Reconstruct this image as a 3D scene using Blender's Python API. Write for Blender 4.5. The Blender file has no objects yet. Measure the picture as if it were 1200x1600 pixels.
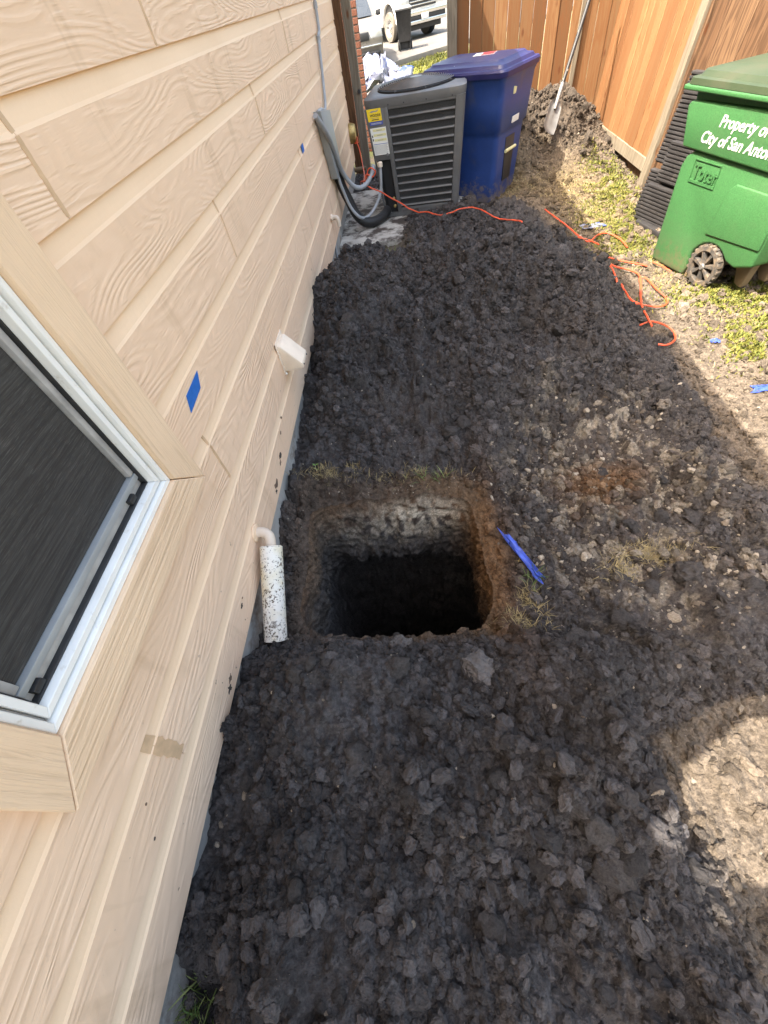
import bpy, bmesh, math, random
import numpy as np
from mathutils import Matrix, Vector

scene = bpy.context.scene
COL = scene.collection
rnd = random.Random(7)
RNG = np.random.default_rng(11)
rad = math.radians

# ------------------------------------------------------------------ camera, sky, sun, exposure
CAM_H = 1.7
cam_d = bpy.data.cameras.new('camera')
cam = bpy.data.objects.new('camera', cam_d)
COL.objects.link(cam)
ROT = Matrix(((0.99049871, 0.06553676, 0.12090178),
              (0.02077031, 0.79776858, -0.60260592),
              (-0.13594448, 0.59939155, 0.78882753)))
cam.matrix_world = Matrix.Translation((0, 0, CAM_H)) @ ROT.to_4x4()
cam_d.sensor_fit = 'VERTICAL'
cam_d.sensor_height = 36.0
cam_d.lens = 14.361
cam_d.clip_start = 0.02
cam_d.clip_end = 1500
scene.camera = cam

SUN_DIR = Vector((0.545, 0.30, -1.0)).normalized()      # the way the light travels
elev = math.asin(-SUN_DIR.z)
az = math.atan2(-SUN_DIR.x, -SUN_DIR.y)                 # bearing of the sun from +y, clockwise
world = bpy.data.worlds.new('World')
scene.world = world
world.use_nodes = True
wn = world.node_tree
sky = wn.nodes.new('ShaderNodeTexSky')
sky.sky_type = 'NISHITA'
sky.sun_disc = False
sky.sun_elevation = elev
sky.sun_rotation = az
sky.air_density = 1.7
sky.dust_density = 8.0
sky.ozone_density = 0.0
bg = wn.nodes['Background']
bg.inputs['Strength'].default_value = 0.15
wn.links.new(sky.outputs[0], bg.inputs['Color'])

sun_d = bpy.data.lights.new('sun', 'SUN')
sun_d.energy = 3.4
sun_d.angle = rad(0.32)
sun_d.color = (1.0, 0.93, 0.82)
sun = bpy.data.objects.new('sun', sun_d)
sun.rotation_euler = SUN_DIR.to_track_quat('-Z', 'Y').to_euler()
sun.location = (-6, -4, 12)
COL.objects.link(sun)

scene.view_settings.view_transform = 'Standard'
scene.view_settings.look = 'None'
scene.view_settings.gamma = 1.0
scene.view_settings.exposure = 2.38
scene.view_settings.use_curve_mapping = False
scene.render.engine = 'CYCLES'
scene.cycles.max_bounces = 8
scene.cycles.diffuse_bounces = 5
scene.cycles.use_denoising = True
scene.cycles.sample_clamp_indirect = 6.0


# ------------------------------------------------------------------ mesh helpers
class MB:
    def __init__(self):
        self.v, self.f = [], []

    def add(self, vs, fs):
        o = len(self.v)
        self.v += [tuple(p) for p in vs]
        self.f += [tuple(i + o for i in f) for f in fs]
        return self

    def hexa(self, p):      # p: 4 bottom (ccw from above) + 4 top
        return self.add(p, [(3, 2, 1, 0), (4, 5, 6, 7), (0, 1, 5, 4), (1, 2, 6, 5), (2, 3, 7, 6), (3, 0, 4, 7)])

    def box(self, c, s, m=None):
        x, y, z = s[0] / 2, s[1] / 2, s[2] / 2
        p = [Vector(q) for q in ((-x, -y, -z), (x, -y, -z), (x, y, -z), (-x, y, -z), (-x, -y, z), (x, -y, z), (x, y, z), (-x, y, z))]
        if m is not None:
            p = [m @ q for q in p]
        c = Vector(c)
        return self.hexa([q + c for q in p])

    def b2(self, a, b):
        return self.box([(a[i] + b[i]) / 2 for i in range(3)], [abs(b[i] - a[i]) for i in range(3)])

    def prism(self, poly, off):
        n = len(poly)
        off = Vector(off)
        a = [Vector(p) for p in poly]
        b = [p + off for p in a]
        return self.add(a + b, [tuple(range(n))[::-1], tuple(range(n, 2 * n))] + [(i, (i + 1) % n, n + (i + 1) % n, n + i) for i in range(n)])

    def loft(self, rings, cap=True):
        n = len(rings[0])
        vs = [p for r in rings for p in r]
        fs = []
        for k in range(len(rings) - 1):
            for i in range(n):
                j = (i + 1) % n
                fs.append((k * n + i, k * n + j, (k + 1) * n + j, (k + 1) * n + i))
        if cap:
            fs.append(tuple(range(n))[::-1])
            fs.append(tuple(range((len(rings) - 1) * n, len(rings) * n)))
        return self.add(vs, fs)

    def tube(self, pts, r, n=8):
        pts = [Vector(p) for p in pts]
        rs = r if isinstance(r, (list, tuple)) else [r] * len(pts)
        rings = []
        up = None
        for i, p in enumerate(pts):
            t = (pts[min(i + 1, len(pts) - 1)] - pts[max(i - 1, 0)])
            if t.length < 1e-9:
                t = Vector((0, 0, 1))
            t.normalize()
            if up is None:
                up = t.orthogonal().normalized()
            up = (up - t * up.dot(t))
            up = up.normalized() if up.length > 1e-6 else t.orthogonal().normalized()
            w = t.cross(up)
            rings.append([p + (up * math.cos(a) + w * math.sin(a)) * rs[i] for a in [2 * math.pi * k / n for k in range(n)]])
        return self.loft(rings)

    def lathe(self, prof, m, n=20):     # prof: (radius, height) along local z of m
        rings = [[m @ Vector((r * math.cos(2 * math.pi * k / n), r * math.sin(2 * math.pi * k / n), h)) for k in range(n)] for r, h in prof]
        return self.loft(rings)

    def build(self, name, mat, parent=None, smooth=False, bevel=0.0, seg=2, angle=35):
        me = bpy.data.meshes.new(name)
        me.from_pydata(self.v, [], self.f)
        me.validate()
        if bevel > 0:
            bm = bmesh.new()
            bm.from_mesh(me)
            bmesh.ops.remove_doubles(bm, verts=bm.verts, dist=1e-5)
            bmesh.ops.recalc_face_normals(bm, faces=bm.faces)
            ed = [e for e in bm.edges if len(e.link_faces) == 2 and e.calc_face_angle(0) > rad(25)]
            bmesh.ops.bevel(bm, geom=ed, offset=bevel, segments=seg, profile=0.5, affect='EDGES', clamp_overlap=True)
            bm.to_mesh(me)
            bm.free()
        else:
            bm = bmesh.new()
            bm.from_mesh(me)
            bmesh.ops.recalc_face_normals(bm, faces=bm.faces)
            bm.to_mesh(me)
            bm.free()
        if smooth or bevel > 0:
            me.polygons.foreach_set('use_smooth', [True] * len(me.polygons))
            me.set_sharp_from_angle(angle=rad(angle))
        return obj(name, me, mat, parent)


def obj(name, me, mat=None, parent=None):
    o = bpy.data.objects.new(name, me)
    COL.objects.link(o)
    if mat is not None and me is not None and not len(me.materials):
        me.materials.append(mat)
    if parent is not None:
        o.parent = parent
        pw = parent.get('_pw')
        if pw is not None:
            o.matrix_parent_inverse = Matrix.Translation(-Vector(pw))
    return o


def tag(o, label=None, cat=None, group=None, kind=None):
    if label: o['label'] = label
    if cat: o['category'] = cat
    if group: o['group'] = group
    if kind: o['kind'] = kind
    return o


def thing(name, label, cat, loc=(0, 0, 0), group=None):
    o = bpy.data.objects.new(name, None)
    o.empty_display_size = 0.1
    COL.objects.link(o)
    o.location = loc
    o['_pw'] = list(loc)
    return tag(o, label, cat, group)


def spline(pts, n=8):
    pts = [Vector(p) for p in pts]
    out = []
    for i in range(len(pts) - 1):
        p0, p1, p2, p3 = pts[max(i - 1, 0)], pts[i], pts[i + 1], pts[min(i + 2, len(pts) - 1)]
        for k in range(n):
            t = k / n
            out.append(0.5 * ((2 * p1) + (p2 - p0) * t + (2 * p0 - 5 * p1 + 4 * p2 - p3) * t * t + (3 * p1 - p0 - 3 * p2 + p3) * t ** 3))
    out.append(pts[-1])
    return out


def text_mesh(body, size, shear=0.0, bold=0.0, extrude=0.001):
    c = bpy.data.curves.new('text', 'FONT')
    c.body = body
    c.size = size
    c.shear = shear
    c.offset = bold
    c.extrude = extrude
    c.resolution_u = 3
    o = bpy.data.objects.new('text', c)
    COL.objects.link(o)
    dg = bpy.context.evaluated_depsgraph_get()
    me = bpy.data.meshes.new_from_object(o.evaluated_get(dg))
    bpy.data.objects.remove(o)
    bpy.data.curves.remove(c)
    return me


def frame_mat(o, ux, uy):      # matrix with local x along ux, y along uy
    ux = Vector(ux).normalized()
    uy = Vector(uy).normalized()
    uz = ux.cross(uy)
    m = Matrix((ux, uy, uz)).transposed().to_4x4()
    m.translation = Vector(o)
    return m


# ------------------------------------------------------------------ material helpers
class NT:
    def __init__(self, name):
        self.m = bpy.data.materials.new(name)
        self.m.use_nodes = True
        self.t = self.m.node_tree
        self.b = self.t.nodes['Principled BSDF']

    def n(self, typ, **kw):
        nd = self.t.nodes.new('ShaderNode' + typ)
        for k, v in kw.items():
            setattr(nd, k, v)
        return nd

    def l(self, a, b):
        self.t.links.new(a, b)

    def val(self, sock, v):
        if hasattr(v, 'is_output') or isinstance(v, bpy.types.NodeSocket):
            self.l(v, sock)
        else:
            sock.default_value = v

    def math(self, op, a, b=0.0, c=0.0, clamp=False):
        nd = self.n('Math', operation=op, use_clamp=clamp)
        for i, x in enumerate((a, b, c)):
            self.val(nd.inputs[i], x)
        return nd.outputs[0]

    def noise(self, vec, scale, detail=3, rough=0.55, dist=0.0):
        nd = self.n('TexNoise')
        nd.inputs['Scale'].default_value = scale
        nd.inputs['Detail'].default_value = detail
        nd.inputs['Roughness'].default_value = rough
        nd.inputs['Distortion'].default_value = dist
        if vec is not None:
            self.l(vec, nd.inputs['Vector'])
        return nd.outputs['Fac']

    def mapr(self, v, a, b, c=0.0, d=1.0):
        nd = self.n('MapRange')
        nd.clamp = True
        self.val(nd.inputs[0], v)
        for i, x in enumerate((a, b, c, d)):
            nd.inputs[i + 1].default_value = x
        return nd.outputs[0]

    def mix(self, f, a, b, mode='MIX'):
        nd = self.n('Mix', data_type='RGBA', blend_type=mode)
        self.val(nd.inputs[0], f)
        for s, x in ((nd.inputs[6], a), (nd.inputs[7], b)):
            if isinstance(x, bpy.types.NodeSocket):
                self.l(x, s)
            else:
                s.default_value = (*x, 1) if len(x) == 3 else x
        return nd.outputs[2]

    def obj(self, scale=(1, 1, 1), rnd_amt=0.0):
        tc = self.n('TexCoord')
        v = tc.outputs['Object']
        if rnd_amt:
            oi = self.n('ObjectInfo')
            cx = self.n('CombineXYZ')
            r = self.math('MULTIPLY', oi.outputs['Random'], rnd_amt)
            for i in range(3):
                self.l(r, cx.inputs[i])
            ad = self.n('VectorMath', operation='ADD')
            self.l(v, ad.inputs[0])
            self.l(cx.outputs[0], ad.inputs[1])
            v = ad.outputs[0]
        mp = self.n('Mapping')
        mp.inputs['Scale'].default_value = scale
        self.l(v, mp.inputs['Vector'])
        return mp.outputs[0]

    def rand(self):
        return self.n('ObjectInfo').outputs['Random']

    def bump(self, h, dist, strength=1.0, prev=None):
        nd = self.n('Bump')
        nd.inputs['Strength'].default_value = strength
        nd.inputs['Distance'].default_value = dist
        self.l(h, nd.inputs['Height'])
        if prev is not None:
            self.l(prev, nd.inputs['Normal'])
        return nd.outputs[0]

    def out(self, col=None, rough=None, normal=None, metal=None, spec=None):
        for k, v in (('Base Color', col), ('Roughness', rough), ('Normal', normal), ('Metallic', metal), ('Specular IOR Level', spec)):
            if v is None:
                continue
            s = self.b.inputs[k]
            if isinstance(v, bpy.types.NodeSocket):
                self.l(v, s)
            else:
                s.default_value = (*v, 1) if isinstance(v, tuple) and len(v) == 3 else v
        return self.m


def simple(name, col, rough=0.6, metal=0.0, var=0.15, vscale=6.0, bump=0.0, bscale=80.0, dirt=None, dirt_scale=3.0, dirt_lo=0.5, dirt_hi=0.75, spec=0.4, mud=None):
    t = NT(name)
    v = t.obj()
    n = t.noise(v, vscale, 4)
    c = t.mix(t.mapr(n, 0.3, 0.7), tuple(x * (1 - var) for x in col), tuple(min(1, x * (1 + var)) for x in col))
    if dirt is not None:
        d = t.noise(v, dirt_scale, 6, 0.65)
        c = t.mix(t.mapr(d, dirt_lo, dirt_hi), c, dirt)
    if mud is not None:      # dried splashes, thicker towards the foot, and long scuffs
        sp = t.n('SeparateXYZ')
        t.l(v, sp.inputs[0])
        low = t.mapr(sp.outputs[2], 0.0, mud[1], 1.0, 0.0)
        mn = t.noise(v, 22.0, 6, 0.7)
        c = t.mix(t.mapr(t.math('ADD', mn, t.math('MULTIPLY', low, 0.42)), 0.72, 0.90, 0.0, 0.8), c, mud[0])
        sc = t.noise(t.obj((6, 6, 60)), 1.0, 4, 0.7)
        c = t.mix(t.mapr(sc, 0.66, 0.74, 0.0, 0.35), c, tuple(min(1, x * 1.6 + 0.03) for x in col))
    nm = t.bump(t.noise(v, bscale, 3), bump) if bump else None
    rg = t.mapr(n, 0.2, 0.8, rough - 0.08, min(1, rough + 0.08))
    return t.out(c, rg, nm, metal, spec)


def siding_mat():
    t = NT('painted_wood_grain_siding')
    vec = t.obj((1.0, 1.0, 1.0), 37.0)
    sx = t.n('SeparateXYZ')
    t.l(vec, sx.inputs[0])
    mp = t.n('Mapping')
    mp.inputs['Scale'].default_value = (3.0, 1.05, 6.6)
    t.l(vec, mp.inputs['Vector'])
    n1 = t.noise(mp.outputs[0], 1.0, 1.2, 0.4)
    ring = t.math('SINE', t.math('MULTIPLY', n1, 150.0))
    ring = t.mapr(ring, -0.9, 0.6)
    mp2 = t.n('Mapping')
    mp2.inputs['Scale'].default_value = (30.0, 5.0, 60.0)
    t.l(vec, mp2.inputs['Vector'])
    brk = t.noise(mp2.outputs[0], 1.0, 2)
    patch = t.noise(vec, 4.0, 3)
    amt = t.math('MULTIPLY', t.mapr(patch, 0.35, 0.6, 0.35, 1.0), t.mapr(t.rand(), 0.0, 1.0, 0.55, 1.05))
    h = t.math('MULTIPLY', t.math('MULTIPLY', ring, t.mapr(brk, 0.33, 0.5)), amt)
    fine = t.noise(mp2.outputs[0], 5.0, 3)
    nm = t.bump(fine, 0.0006, 0.5)
    nm = t.bump(h, 0.0019, 0.85, nm)
    c = t.mix(t.mapr(t.noise(vec, 1.3, 4), 0.3, 0.7), (0.78, 0.555, 0.385), (0.84, 0.61, 0.435))
    # grooves of the grain darkened in the colour, and faint brown weathering
    c = t.mix(t.math('MULTIPLY', t.math('SUBTRACT', 1.0, h), 0.12), c, (0.46, 0.31, 0.19))
    w = t.noise(vec, 2.6, 6, 0.7)
    c = t.mix(t.math('MULTIPLY', t.mapr(w, 0.58, 0.75), 0.35), c, (0.50, 0.33, 0.19))
    mp3 = t.n('Mapping')
    mp3.inputs['Scale'].default_value = (8.0, 8.0, 1.1)
    t.l(t.obj(), mp3.inputs['Vector'])
    st = t.noise(mp3.outputs[0], 1.0, 5, 0.65)
    c = t.mix(t.math('MULTIPLY', t.mapr(st, 0.57, 0.76), 0.42), c, (0.42, 0.27, 0.15))
    sp = t.noise(t.obj(), 26.0, 3, 0.6)
    sx2 = t.n('SeparateXYZ')
    t.l(t.obj(), sx2.inputs[0])
    lowz = t.mapr(sx2.outputs[2], 0.25, 0.75, 1.0, 0.0)
    c = t.mix(t.math('MULTIPLY', t.mapr(sp, 0.69, 0.72), t.math('MULTIPLY', lowz, 0.8)), c, (0.16, 0.10, 0.07))
    return t.out(c, 0.62, nm, 0.0, 0.3)


def band_mat():
    t = NT('smooth_siding_band')
    vec = t.obj((1, 1, 1), 13.0)
    c = t.mix(t.mapr(t.noise(vec, 2.0, 4), 0.3, 0.7), (0.77, 0.555, 0.37), (0.82, 0.605, 0.415))
    return t.out(c, 0.6, t.bump(t.noise(vec, 60, 3), 0.0005), 0, 0.3)


def casing_mat(axis):
    t = NT('painted_rough_casing')
    sc = (40.0, 3.0, 60.0) if axis == 'y' else (40.0, 60.0, 3.0)
    vec = t.obj(sc, 11.0)
    g = t.noise(vec, 1.0, 4, 0.6, 0.4)
    v2 = t.obj((1, 1, 1), 5.0)
    c = t.mix(t.mapr(t.noise(v2, 3.0, 5), 0.3, 0.7), (0.71, 0.51, 0.34), (0.79, 0.585, 0.40))
    c = t.mix(t.mapr(g, 0.25, 0.45, 0.5, 0.0), c, (0.42, 0.28, 0.17))
    return t.out(c, 0.62, t.bump(g, 0.006, 1.0), 0, 0.3)


def cedar_mat(name, a, b, dark=(0.16, 0.06, 0.02), grain=1.0):
    t = NT(name)
    vec = t.obj((9.0, 9.0, 0.75), 53.0)
    n1 = t.noise(vec, 1.0, 3, 0.55, 0.6)
    ring = t.mapr(t.math('SINE', t.math('MULTIPLY', n1, 48.0)), -0.6, 0.95)
    vec2 = t.obj((160.0, 160.0, 4.0), 9.0)
    f = t.noise(vec2, 1.0, 3)
    r = t.rand()
    c = t.mix(r, a, b)
    c = t.mix(t.math('MULTIPLY', ring, 0.42 * grain), c, dark)
    c = t.mix(t.mapr(f, 0.5, 0.75, 0.0, 0.35), c, dark)
    vk = t.obj((5.5, 5.5, 2.3), 17.0)
    vo = t.n('TexVoronoi')
    vo.inputs['Scale'].default_value = 1.0
    t.l(vk, vo.inputs['Vector'])
    c = t.mix(t.mapr(vo.outputs['Distance'], 0.05, 0.11, 0.9, 0.0), c, (0.11, 0.04, 0.015))
    nm = t.bump(f, 0.0016, 0.6)
    return t.out(c, 0.75, nm, 0, 0.2)


def soil_mat():
    t = NT('clay_soil')
    at = t.n('Attribute', attribute_name='col')
    vec = t.obj()
    n1 = t.noise(vec, 42.0, 5, 0.65)
    n2 = t.noise(vec, 190.0, 3, 0.6)
    n3 = t.noise(vec, 7.0, 4, 0.6)
    c = at.outputs['Color']
    n4 = t.noise(vec, 110.0, 4, 0.7)
    f = t.math('MULTIPLY', t.math('MULTIPLY', t.mapr(n1, 0.28, 0.72, 0.5, 1.5), t.mapr(n4, 0.3, 0.7, 0.55, 1.5)), t.mapr(n3, 0.3, 0.7, 0.8, 1.2))
    vm = t.n('VectorMath', operation='SCALE')
    t.l(c, vm.inputs[0])
    t.l(f, vm.inputs['Scale'])
    c2 = t.mix(t.mapr(n2, 0.70, 0.76), vm.outputs[0], (0.30, 0.25, 0.19))
    nm = t.bump(n1, 0.012, 0.9)
    nm = t.bump(n4, 0.006, 0.9, nm)
    nm = t.bump(n2, 0.003, 0.8, nm)
    return t.out(c2, 0.92, nm, 0, 0.25)


def clod_mat(name, attr=True, col=None):
    t = NT(name)
    vec = t.obj((1, 1, 1), 20.0)
    n1 = t.noise(vec, 3.0 if attr else 6.0, 6, 0.75)
    if attr:
        at = t.n('Attribute', attribute_name='tint')
        at.attribute_type = 'INSTANCER'
        c = at.outputs['Color']
    else:
        c = t.mix(t.rand(), col[0], col[1])
    vm = t.n('VectorMath', operation='SCALE')
    t.l(c, vm.inputs[0])
    t.l(t.mapr(n1, 0.28, 0.72, 0.5, 1.55), vm.inputs['Scale'])
    nm = t.bump(n1, 0.005 if attr else 0.012, 1.0)
    return t.out(vm.outputs[0], 0.92, nm, 0, 0.25)


def attr_mat(name, rough=0.8, trans=0.0):
    t = NT(name)
    at = t.n('Attribute', attribute_name='col')
    n = t.noise(t.obj(), 30, 3)
    vm = t.n('VectorMath', operation='SCALE')
    t.l(at.outputs['Color'], vm.inputs[0])
    t.l(t.mapr(n, 0.3, 0.7, 0.8, 1.2), vm.inputs['Scale'])
    return t.out(vm.outputs[0], rough, None, 0, 0.2)


M = {}
M['siding'] = siding_mat()
M['band'] = band_mat()
M['casing_y'] = casing_mat('y')
M['casing_z'] = casing_mat('z')
M['foundation'] = simple('foundation_concrete', (0.36, 0.345, 0.32), 0.85, var=0.2, vscale=5, bump=0.004, bscale=35, dirt=(0.16, 0.11, 0.075), dirt_scale=5, dirt_lo=0.52, dirt_hi=0.68)
M['concrete'] = simple('pad_concrete', (0.42, 0.40, 0.36), 0.85, var=0.2, vscale=9, bump=0.004, bscale=60, dirt=(0.06, 0.048, 0.04), dirt_scale=6, dirt_lo=0.44, dirt_hi=0.58)
M['caulk'] = simple('tan_caulk', (0.58, 0.395, 0.24), 0.6, var=0.15, vscale=30)
M['vinyl'] = simple('white_vinyl', (0.78, 0.77, 0.74), 0.4, var=0.06, vscale=8, dirt=(0.45, 0.40, 0.32), dirt_scale=25, dirt_lo=0.60, dirt_hi=0.80)
M['track'] = simple('grey_track', (0.36, 0.35, 0.34), 0.45, var=0.2, vscale=20)
M['rubber'] = simple('black_plastic', (0.022, 0.022, 0.023), 0.5, var=0.3, vscale=15)
M['cream'] = simple('cream_paint', (0.78, 0.66, 0.53), 0.5, var=0.06, vscale=15, bump=0.0008, bscale=120)
M['shingle'] = simple('roof_shingle', (0.14, 0.12, 0.10), 0.9, var=0.3, vscale=30, bump=0.004)
M['blue_tape'] = simple('blue_tape', (0.02, 0.13, 0.46), 0.6, var=0.12, vscale=60, bump=0.0006, bscale=200)
M['ac_metal'] = simple('dark_grey_cabinet', (0.105, 0.105, 0.106), 0.42, 0.0, var=0.12, vscale=8, dirt=(0.17, 0.15, 0.125), dirt_scale=5, dirt_lo=0.55, dirt_hi=0.85, spec=0.5)
M['ac_slat'] = simple('grey_louver', (0.14, 0.14, 0.142), 0.38, 0.0, var=0.12, vscale=12, dirt=(0.2, 0.18, 0.15), dirt_scale=8, dirt_lo=0.5, dirt_hi=0.9, spec=0.55)
M['ac_fin'] = simple('coil_fin', (0.085, 0.086, 0.088), 0.5, 0.0, var=0.2)
M['ac_dark'] = simple('coil_shadow_metal', (0.015, 0.015, 0.016), 0.7)
M['grey_metal'] = simple('grey_conduit', (0.30, 0.315, 0.335), 0.45, 0.0, var=0.12, vscale=12)
M['galv'] = simple('galvanised_grey', (0.33, 0.345, 0.35), 0.5, 0.2, var=0.12, vscale=6)
M['foam_black'] = simple('black_pipe_foam', (0.018, 0.018, 0.019), 0.55, var=0.3, bump=0.002, bscale=60)
M['orange'] = simple('orange_cord', (0.66, 0.085, 0.030), 0.42, var=0.12, vscale=12, dirt=(0.20, 0.10, 0.07), dirt_scale=14, dirt_lo=0.52, dirt_hi=0.72)
M['brass'] = simple('dull_brass', (0.42, 0.31, 0.12), 0.4, 0.6, var=0.2, vscale=20)
M['pipe_pvc'] = simple('cream_pvc', (0.62, 0.52, 0.42), 0.5, var=0.1, vscale=20)
M['yellow'] = simple('yellow_sticker', (0.85, 0.62, 0.03), 0.45, var=0.05)
M['label_blue'] = simple('blue_sticker', (0.07, 0.10, 0.36), 0.45, var=0.05)
M['label_white'] = simple('white_sticker', (0.72, 0.72, 0.68), 0.5, var=0.06)
M['label_pale'] = simple('pale_yellow_print', (0.66, 0.62, 0.33), 0.5, var=0.06)
M['ink'] = simple('black_ink', (0.03, 0.03, 0.035), 0.5)
M['ink_grey'] = simple('grey_ink', (0.28, 0.28, 0.28), 0.5)
M['red'] = simple('red_print', (0.60, 0.05, 0.05), 0.5)
M['white_ink'] = simple('white_lettering', (0.52, 0.52, 0.50), 0.6, var=0.12, vscale=40, dirt=(0.20, 0.24, 0.18), dirt_scale=60, dirt_lo=0.58, dirt_hi=0.72)
M['blue_plastic'] = simple('blue_cart_plastic', (0.020, 0.050, 0.195), 0.42, var=0.15, vscale=6, bump=0.0008, bscale=160, dirt=(0.09, 0.085, 0.09), dirt_scale=2.8, dirt_lo=0.56, dirt_hi=0.86, mud=((0.17, 0.145, 0.12), 0.35))
M['blue_lid'] = simple('blue_lid_plastic', (0.017, 0.019, 0.092), 0.42, var=0.1, vscale=4, bump=0.0006, bscale=160, dirt=(0.05, 0.045, 0.09), dirt_scale=3)
M['green_plastic'] = simple('green_cart_plastic', (0.040, 0.128, 0.042), 0.5, var=0.25, vscale=140, bump=0.0012, bscale=220, dirt=(0.065, 0.125, 0.055), dirt_scale=3, dirt_lo=0.5, dirt_hi=0.9, mud=((0.105, 0.105, 0.055), 0.30))
M['olive_lid'] = simple('faded_olive_lid', (0.034, 0.050, 0.024), 0.55, var=0.1, vscale=4, bump=0.0006, bscale=150, dirt=(0.050, 0.053, 0.030), dirt_scale=4, dirt_lo=0.5, dirt_hi=0.8)
M['tan_plastic'] = simple('muddy_tan_plastic', (0.15, 0.11, 0.065), 0.7, var=0.2)
M['wheel_plastic'] = simple('muddy_wheel', (0.06, 0.055, 0.05), 0.65, var=0.3, vscale=20, dirt=(0.15, 0.115, 0.08), dirt_scale=22, dirt_lo=0.45, dirt_hi=0.62)
M['mat_rubber'] = simple('black_ribbed_rubber', (0.030, 0.028, 0.028), 0.5, var=0.25, vscale=12, dirt=(0.12, 0.10, 0.08), dirt_scale=14, dirt_lo=0.6, dirt_hi=0.8)
M['cedar'] = cedar_mat('cedar_board', (0.115, 0.056, 0.024), (0.235, 0.128, 0.058))
M['cedar_old'] = cedar_mat('weathered_cedar_board', (0.10, 0.054, 0.028), (0.16, 0.095, 0.052), (0.04, 0.02, 0.01), 1.4)
M['pine'] = cedar_mat('pale_pine_post', (0.165, 0.138, 0.098), (0.22, 0.188, 0.14), (0.08, 0.06, 0.042), 1.0)
M['grey_wood'] = cedar_mat('grey_weathered_post', (0.15, 0.13, 0.10), (0.21, 0.185, 0.145), (0.07, 0.06, 0.045), 1.0)
M['brick'] = simple('red_brick', (0.17, 0.068, 0.042), 0.9, var=0.35, vscale=14, bump=0.003, bscale=90)
M['mortar'] = simple('mortar', (0.24, 0.21, 0.18), 0.95, var=0.15, bump=0.003, bscale=120)
M['steel'] = simple('worn_steel', (0.15, 0.145, 0.137), 0.5, 0.3, var=0.15, vscale=14, dirt=(0.25, 0.2, 0.15), dirt_scale=14, dirt_lo=0.55, dirt_hi=0.75)
M['handle'] = simple('black_scuffed_handle', (0.015, 0.014, 0.014), 0.5, var=0.3, vscale=14, dirt=(0.30, 0.24, 0.18), dirt_scale=22, dirt_lo=0.60, dirt_hi=0.70)
M['truck_white'] = simple('white_car_paint', (0.78, 0.78, 0.76), 0.25, var=0.03, spec=0.6)
M['car_silver'] = simple('silver_beige_paint', (0.20, 0.185, 0.165), 0.3, 0.3, var=0.05, spec=0.6)
M['chrome'] = simple('chrome', (0.62, 0.62, 0.62), 0.18, 0.9, var=0.05)
M['tyre'] = simple('tyre_rubber', (0.030, 0.029, 0.028), 0.8, var=0.2, vscale=10)
M['tyre_dusty'] = simple('dusty_tyre_rubber', (0.13, 0.115, 0.095), 0.85, var=0.2, vscale=6)
M['car_glass'] = simple('car_glass', (0.03, 0.035, 0.04), 0.06, spec=0.7)
M['headlight'] = simple('headlight_lens', (0.45, 0.46, 0.46), 0.12, 0.2, spec=0.7)
M['dark_trim'] = simple('dark_trim', (0.03, 0.03, 0.032), 0.5)
M['asphalt'] = simple('pale_road_concrete', (0.115, 0.105, 0.093), 0.9, var=0.14, vscale=1.5, bump=0.003, bscale=60, dirt=(0.08, 0.076, 0.07), dirt_scale=0.7, dirt_lo=0.5, dirt_hi=0.8)
M['kerb'] = simple('kerb_concrete', (0.15, 0.14, 0.12), 0.9, var=0.15, vscale=3, bump=0.003)
M['ground'] = simple('dry_ground', (0.17, 0.13, 0.085), 0.95, var=0.25, vscale=2.0, bump=0.01, bscale=20, dirt=(0.13, 0.14, 0.045), dirt_scale=1.5, dirt_lo=0.45, dirt_hi=0.6)
M['lawn'] = simple('lawn_soil', (0.09, 0.085, 0.025), 0.95, var=0.3, vscale=5, bump=0.01, bscale=30)
M['soil'] = soil_mat()
M['clod_inst'] = clod_mat('soil_clod_mixed')
M['clod'] = clod_mat('dark_clay_clod', False, ((0.043, 0.038, 0.0355), (0.068, 0.060, 0.056)))
M['rock_grey'] = simple('grey_clay_lump', (0.095, 0.086, 0.082), 0.95, var=0.3, vscale=4, bump=0.010, bscale=5)
M['rock_pale'] = simple('pale_limestone', (0.20, 0.165, 0.125), 0.95, var=0.25, vscale=3, bump=0.006, bscale=5)
M['leaf'] = attr_mat('weed_leaf', 0.6)
M['straw'] = attr_mat('dry_straw', 0.8)
M['blue_sheet'] = simple('blue_plastic_sheet', (0.045, 0.085, 0.42), 0.4, var=0.25, vscale=30, spec=0.5)
M['pale_sheet'] = simple('pale_blue_fabric', (0.17, 0.18, 0.235), 0.6, var=0.15, vscale=5, dirt=(0.05, 0.08, 0.21), dirt_scale=3.5, dirt_lo=0.52, dirt_hi=0.58)
M['clear'] = simple('clear_film', (0.62, 0.62, 0.60), 0.2, var=0.1, spec=0.6)
M['skin'] = simple('skin', (0.45, 0.27, 0.19), 0.6)
M['shirt'] = simple('grey_shirt', (0.12, 0.12, 0.13), 0.9)
M['bark'] = simple('bark', (0.11, 0.08, 0.055), 0.95, var=0.3, vscale=8, bump=0.01)


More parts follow.
